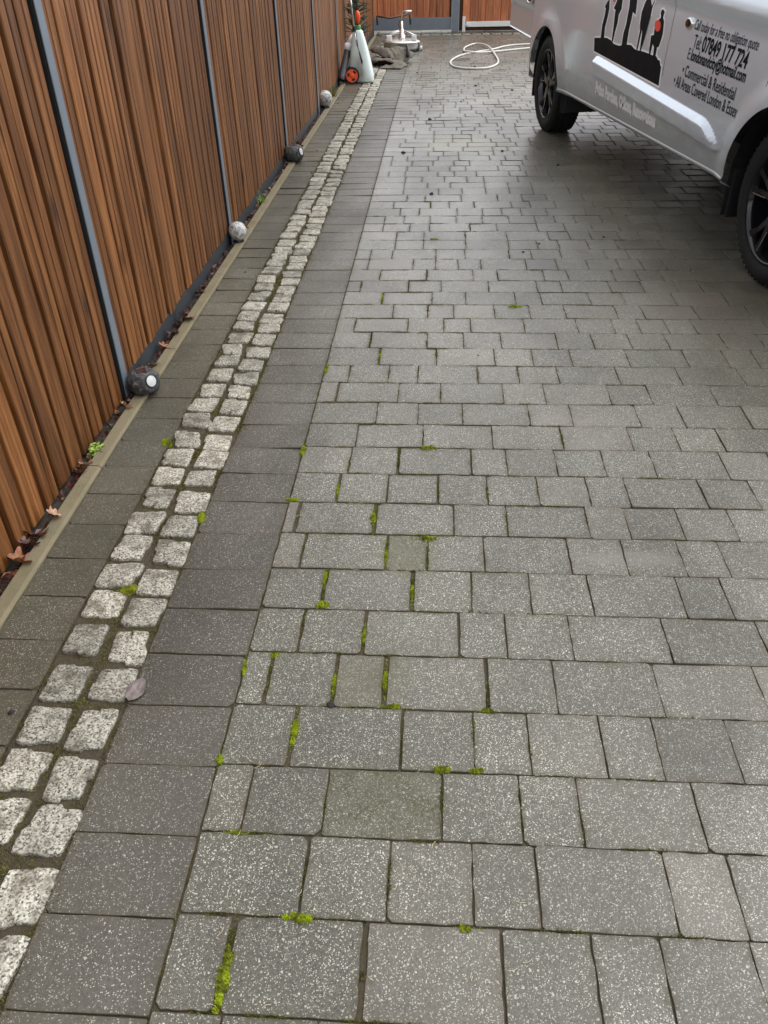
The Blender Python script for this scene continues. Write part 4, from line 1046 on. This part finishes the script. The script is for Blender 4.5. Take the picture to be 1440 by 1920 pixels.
# dull moss and dirt filling many joints (uncountable)
rr = random.Random(23); mb = MB()
for (xj, ya, yb) in ALLJ:
    if not (ya < 5.5 and xj < .45): continue
    if rr.random() < (.7 if ya < 3.2 and xj < .1 else .4) * (1 if xj < .1 else .5):
        l0 = rr.uniform(0, .5); l1 = rr.uniform(.5, 1)
        n = int((l1 - l0) * 130)
        for _ in range(n):
            t = rr.uniform(l0, l1); tuft_geo(mb, xj + rr.gauss(0, .0022), ya + (yb - ya) * t, -.005, .0030, 4, .006, rr)
for k in range(-2, 30):
    for _ in range(16 if k < 14 else 7):
        x0 = rr.uniform(XB, .55) if rr.random() < .8 else rr.uniform(XB, 1.0)
        if rr.random() < (.62 if x0 < 0 else .3):
            ln = rr.uniform(.02, .09)
            for _ in range(int(ln * 900)): tuft_geo(mb, x0 + rr.uniform(0, ln), row_y(k) + rr.gauss(0, .0020), -.005, .0028, 4, .006, rr)
for k in range(240):                                     # along the border line
    yy = rr.uniform(.5, 8.0)
    for _ in range(25): tuft_geo(mb, XB - .002 + rr.gauss(0, .0018), yy + rr.uniform(-.03, .03), -.006, .002, 2, .003, rr)
jm = mb.build('joint_moss', M['moss_dull']); tag(jm, 'dull olive moss growing in the paving joints', 'moss', kind='stuff')
mb = MB()
for k in range(520):                                     # between setts
    yy = .5 + 8.5 * rr.random() ** 1.5; xx = rr.choice((-.892, -.783, -.783, -.672, -.672, -.672)) + rr.gauss(0, .004)
    if rr.random() < .45: xx = rr.uniform(-.88, -.68)
    # only in gaps: test against setts
    for _ in range(26):
        px, py = xx + rr.gauss(0, .012), yy + rr.gauss(0, .02)
        if any(abs(px - s[0]) < s[2] * .5 and abs(py - s[1]) < s[3] * .5 for s in setts if abs(s[1] - py) < .12): continue
        tuft_geo(mb, px, py, -.009, .005, 5, .009, rr)
sm = mb.build('sett_moss', M['moss_dull']); tag(sm, 'olive moss and dirt growing between the granite setts', 'moss', kind='stuff')

def blade(mb, p, d, ln, w, rr, bend=.5, n=4):
    side = d.cross(Vector((0, 0, 1)));
    if side.length < .01: side = Vector((1, 0, 0))
    side.normalize(); V_ = []
    for i in range(n + 1):
        t = i / n; q = p + d * ln * t + Vector((0, 0, -bend * ln * t * t)); ww = w * (1 - t) ** .6 * .5 + .0002
        V_ += [q - side * ww, q + side * ww]
    mb.add(V_, [(2*i, 2*i+1, 2*i+3, 2*i+2) for i in range(n)])
def weed_rosette(name, loc, label, mat, n, r, seed):
    rr = random.Random(seed); mb = MB()
    for _ in range(n):
        a = rr.uniform(0, 6.28); el = rr.uniform(.2, 1.3); d = Vector((math.cos(a) * math.cos(el), math.sin(a) * math.cos(el), math.sin(el)))
        st = Vector(loc) + d * rr.uniform(.3, .8) * r; up = Vector((rr.gauss(0, .3), rr.gauss(0, .3), 1)).normalized(); t = d.cross(up).normalized(); f_ = up.cross(t)
        s_ = r * rr.uniform(.14, .26)
        ov = []
        for k in range(9):
            an = 2 * math.pi * k / 9; q = st + t * math.cos(an) * s_ * .75 + f_ * math.sin(an) * s_ + up * (.25 * s_ * math.cos(an) ** 2); ov.append(q)
        mb.add([st - up * .1 * s_] + ov, [(0, 1 + k, 1 + (k + 1) % 9) for k in range(9)])
        mb.add([Vector(loc) + Vector((.0015, 0, 0)), Vector(loc) - Vector((.0015, 0, 0)), st], [(0, 1, 2)])
    o = mb.build(name, mat); tag(o, label, 'weed')
weed_rosette('weed', (-1.118, 2.20, -.005), 'bright green leafy weed growing between kerb and fence', M['weed'], 110, .042, 2)
def grass_tuft(loc, label, mat, n, ln, seed, w=.004):
    rr = random.Random(seed); mb = MB()
    for _ in range(n):
        a = rr.uniform(0, 6.28); el = rr.uniform(.8, 1.5); d = Vector((math.cos(a) * math.cos(el), math.sin(a) * math.cos(el), math.sin(el)))
        blade(mb, Vector(loc) + Vector((rr.gauss(0, .012), rr.gauss(0, .02), 0)), d, ln * rr.uniform(.5, 1), w, rr, rr.uniform(.1, .6))
    o = mb.build('grass_tuft', mat); tag(o, label, 'grass tuft')
grass_tuft((-1.125, 5.20, -.01), 'green grass tuft at the fence foot beyond the second post', M['weed'], 40, .11, 4)
grass_tuft((-1.12, 9.15, -.01), 'yellowing weed tuft at the fence foot near the blower tube', M['weed_y'], 60, .22, 6, .010)

def leaf_obj(loc, size, rz, mat, label, seed, lobed=True, tilt=.5, rx=0):
    rr = random.Random(seed); n = 40; out = []
    for i in range(n):
        a = 2 * math.pi * i / n
        if lobed: r_ = .42 + .36 * abs(math.cos(a * 3.5)) ** .9 + .06 * rr.random(); px, py = r_ * math.cos(a) * .8, r_ * math.sin(a) * .75
        else: px, py = math.cos(a) * .5 * (1 + .03 * math.sin(9 * a)), math.sin(a) * .30 * (1 - .2 * math.cos(a)) * (1 - abs(math.cos(a)) ** 6 * .6)
        out.append((px, py))
    cu = rr.uniform(.4, .9) if lobed else .08
    def zc(x, y): return cu * (y * y * 1.3 + .3 * x * x) + .10 * noise.noise(Vector((x * 3, y * 3, seed)))
    V_ = [(0, 0, zc(0, 0) - .03)] + [(x * .5, y * .5, zc(x * .5, y * .5)) for x, y in out] + [(x, y, zc(x, y)) for x, y in out]
    F_ = [(0, 1 + i, 1 + (i + 1) % n) for i in range(n)] + [(1 + i, 1 + n + i, 1 + n + (i + 1) % n, 1 + (i + 1) % n) for i in range(n)]
    nV = len(V_); V_ += [(x, y, z - .012) for x, y, z in V_]; F_ += [tuple(nV + q for q in reversed(f)) for f in F_]
    mt = Matrix.Translation(loc) @ Matrix.Rotation(rz, 4, 'Z') @ Matrix.Rotation(tilt, 4, 'Y') @ Matrix.Rotation(rx, 4, 'X') @ Matrix.Diagonal((size, size, size, 1))
    V_ = [tuple(mt @ Vector(v)) for v in V_]
    mb = MB().add(V_, F_)
    mb.tube([mt @ Vector((.35, 0, .0)), mt @ Vector((.72, .03, .05))], .0012, 5)
    o = mb.build('fallen_leaf', mat, smooth=False); tag(o, label, 'leaf', 'fallen leaves' if lobed else None)
leaf_obj((-.662, 1.186, .008), .070, 1.45, M['leaf_grey'], 'flat faded mauve oval leaf lying beside a granite sett', 3, False, .02)
LV = [(-1.108, 1.815, .026, .050, 1.0, 'leaf_tan', 'pale tan lobed leaf sticking up from the gap beside the kerb', .7),
(-1.125, 1.615, .014, .085, .3, 'leaf_orange', 'large orange brown curled leaf, nearest to viewer in the gap', .5),
(-1.105, 3.29, .022, .085, 2.0, 'leaf_tan', 'large pale crumpled leaf resting on the kerb beyond the first lamp', .4),
(-1.112, 2.48, .016, .060, .8, 'leaf_tan', 'rolled pale pink leaf just before the first rock lamp', 1.0),
(-1.120, 2.74, .030, .050, .1, 'leaf_orange', 'small orange leaf standing behind the first rock lamp', .9),
(-1.118, 2.83, .014, .050, 1.9, 'leaf_orange', 'rusty leaf lying just past the first rock lamp', .4),
(-1.125, 1.73, .010, .075, 2.4, 'leaf_red', 'dark red leaf in the gap between the orange and tan leaves', .4),
(-1.127, 1.68, .018, .060, .9, 'leaf_red', 'glossy dark red leaf touching the large orange leaf', .6),
(-1.120, 2.10, .014, .050, 1.4, 'leaf_tan', 'small pinkish leaf in the gap before the green weed', .6),
(-1.122, 2.06, .010, .060, 2.8, 'leaf_red', 'maroon leaf below the green weed', .5),
(-1.122, 3.00, .014, .055, .5, 'leaf_orange', 'orange brown leaf against the dark plate at the fence foot', .6),
(-1.120, 3.12, .016, .060, 1.5, 'leaf_red', 'dark brown leaf tucked behind the kerb joint', .5),
(-1.118, 3.62, .016, .055, 2.2, 'leaf_tan', 'pale brown leaf on the soil halfway to the globe lamp', .5),
(-1.122, 4.62, .018, .060, 1.0, 'leaf_tan', 'pale leaf just beyond the mottled globe lamp', .7),
(-1.118, 6.75, .030, .075, .7, 'leaf_orange', 'orange leaf standing just beyond the second rock lamp', .9)]
for i, (x, y, z, s_, rz, mt, lb, tl) in enumerate(LV): leaf_obj((x + .004, y, z), s_ * .78, rz, M[mt], lb, i + 20, True, tl, random.Random(i).uniform(-.4, .4))
# small leaf litter in the gap
rr = random.Random(77)
for nm, mt, cnt in (('leaf_litter', 'leaf_red', 420), ('leaf_litter', 'leaf_orange', 90)):
    mb = MB()
    for _ in range(cnt):
        y = 1.2 + rr.random() ** 1.4 * 8; c = Vector((rr.uniform(-1.145, -1.118), y, rr.uniform(-.006, .012))); a = Vector((rr.gauss(0, 1), rr.gauss(0, 1), rr.gauss(0, .5))).normalized(); b = a.cross(Vector((rr.gauss(0, 1), rr.gauss(0, 1), rr.gauss(0, 1)))).normalized(); s_ = rr.uniform(.006, .017)
        mb.add([c - a * s_, c - b * s_ * .6 + Vector((0, 0, .003)), c + a * s_, c + b * s_ * .6], [(0, 1, 2), (0, 2, 3)])
    o = mb.build(nm, M[mt]); tag(o, ('dark red' if mt == 'leaf_red' else 'orange brown') + ' scraps of leaf litter in the gap along the fence', 'leaf litter', kind='stuff')
# sandy grit and needles lying between and around the setts
mb = MB()
for _ in range(9000):
    y = .5 + 6.0 * rr.random() ** 1.5; x = rr.choice((-.892, -.783, -.672, rr.uniform(-.9, -.66))) + rr.gauss(0, .010)
    on = any(abs(x - s_[0]) < s_[2] * .49 and abs(y - s_[1]) < s_[3] * .49 for s_ in setts if abs(s_[1] - y) < .1)
    if on and rr.random() < .94: continue
    z = .003 if on else (.001 if (x > XS1 or x < XS0) else -.008); r = rr.uniform(.0008, .0026)
    a = rr.uniform(0, 6.28)
    mb.add([(x + r * math.cos(a), y + r * math.sin(a), z), (x + r * math.cos(a + 2.1), y + r * math.sin(a + 2.1), z), (x + r * math.cos(a + 4.2), y + r * math.sin(a + 4.2), z), (x, y, z + r * 1.4)], [(0, 1, 3), (1, 2, 3), (2, 0, 3)])
o = mb.build('joint_grit', M['grit']); tag(o, 'sandy brown grit lying between and beside the granite setts', 'grit', kind='stuff')
# straw and crumbs on the paving
mb = MB()
for _ in range(150):
    y = .5 + 4.5 * rr.random() ** 1.3; x = rr.uniform(-.42, .15 + .2 * rr.random() * y); a = rr.uniform(0, 6.28); l = rr.uniform(.006, .022); p = Vector((x, y, .0035))
    m_ = p + Vector((math.cos(a + .3), math.sin(a + .3), .1)) * l * .5; e = p + Vector((math.cos(a), math.sin(a), 0)) * l
    mb.tube([p, m_, e], .00045, 4)
o = mb.build('straw_bits', M['straw']); tag(o, 'tiny pale straw bits and grass clippings scattered on the paving', 'debris', kind='stuff')
mb = MB()
def crumb(x, y, r):
    V_ = []
    for i in range(4):
        for k in range(7):
            a = 2 * math.pi * k / 7; q = math.cos(i / 3 * 1.5); e = rr.uniform(.8, 1.2); V_.append((x + r * q * e * math.cos(a), y + r * q * e * math.sin(a), r * .7 * math.sin(i / 3 * 1.5) * e))
    mb.add(V_, [(i*7+k, i*7+(k+1) % 7, (i+1)*7+(k+1) % 7, (i+1)*7+k) for i in range(3) for k in range(7)])
crumb(-.218, 1.163, .010)
for _ in range(20): y = rr.uniform(2.5, 12); crumb(rr.uniform(-.4, 1.0), y, rr.uniform(.006, .019) * (1 if y > 5 else .5))
for _ in range(16): crumb(rr.uniform(-1.03, -.9), rr.uniform(1, 9), rr.uniform(.003, .008))
o = mb.build('dirt_crumbs', M['crumb']); tag(o, 'dark crumbs of dirt and moss dropped on the paving', 'debris', kind='stuff')
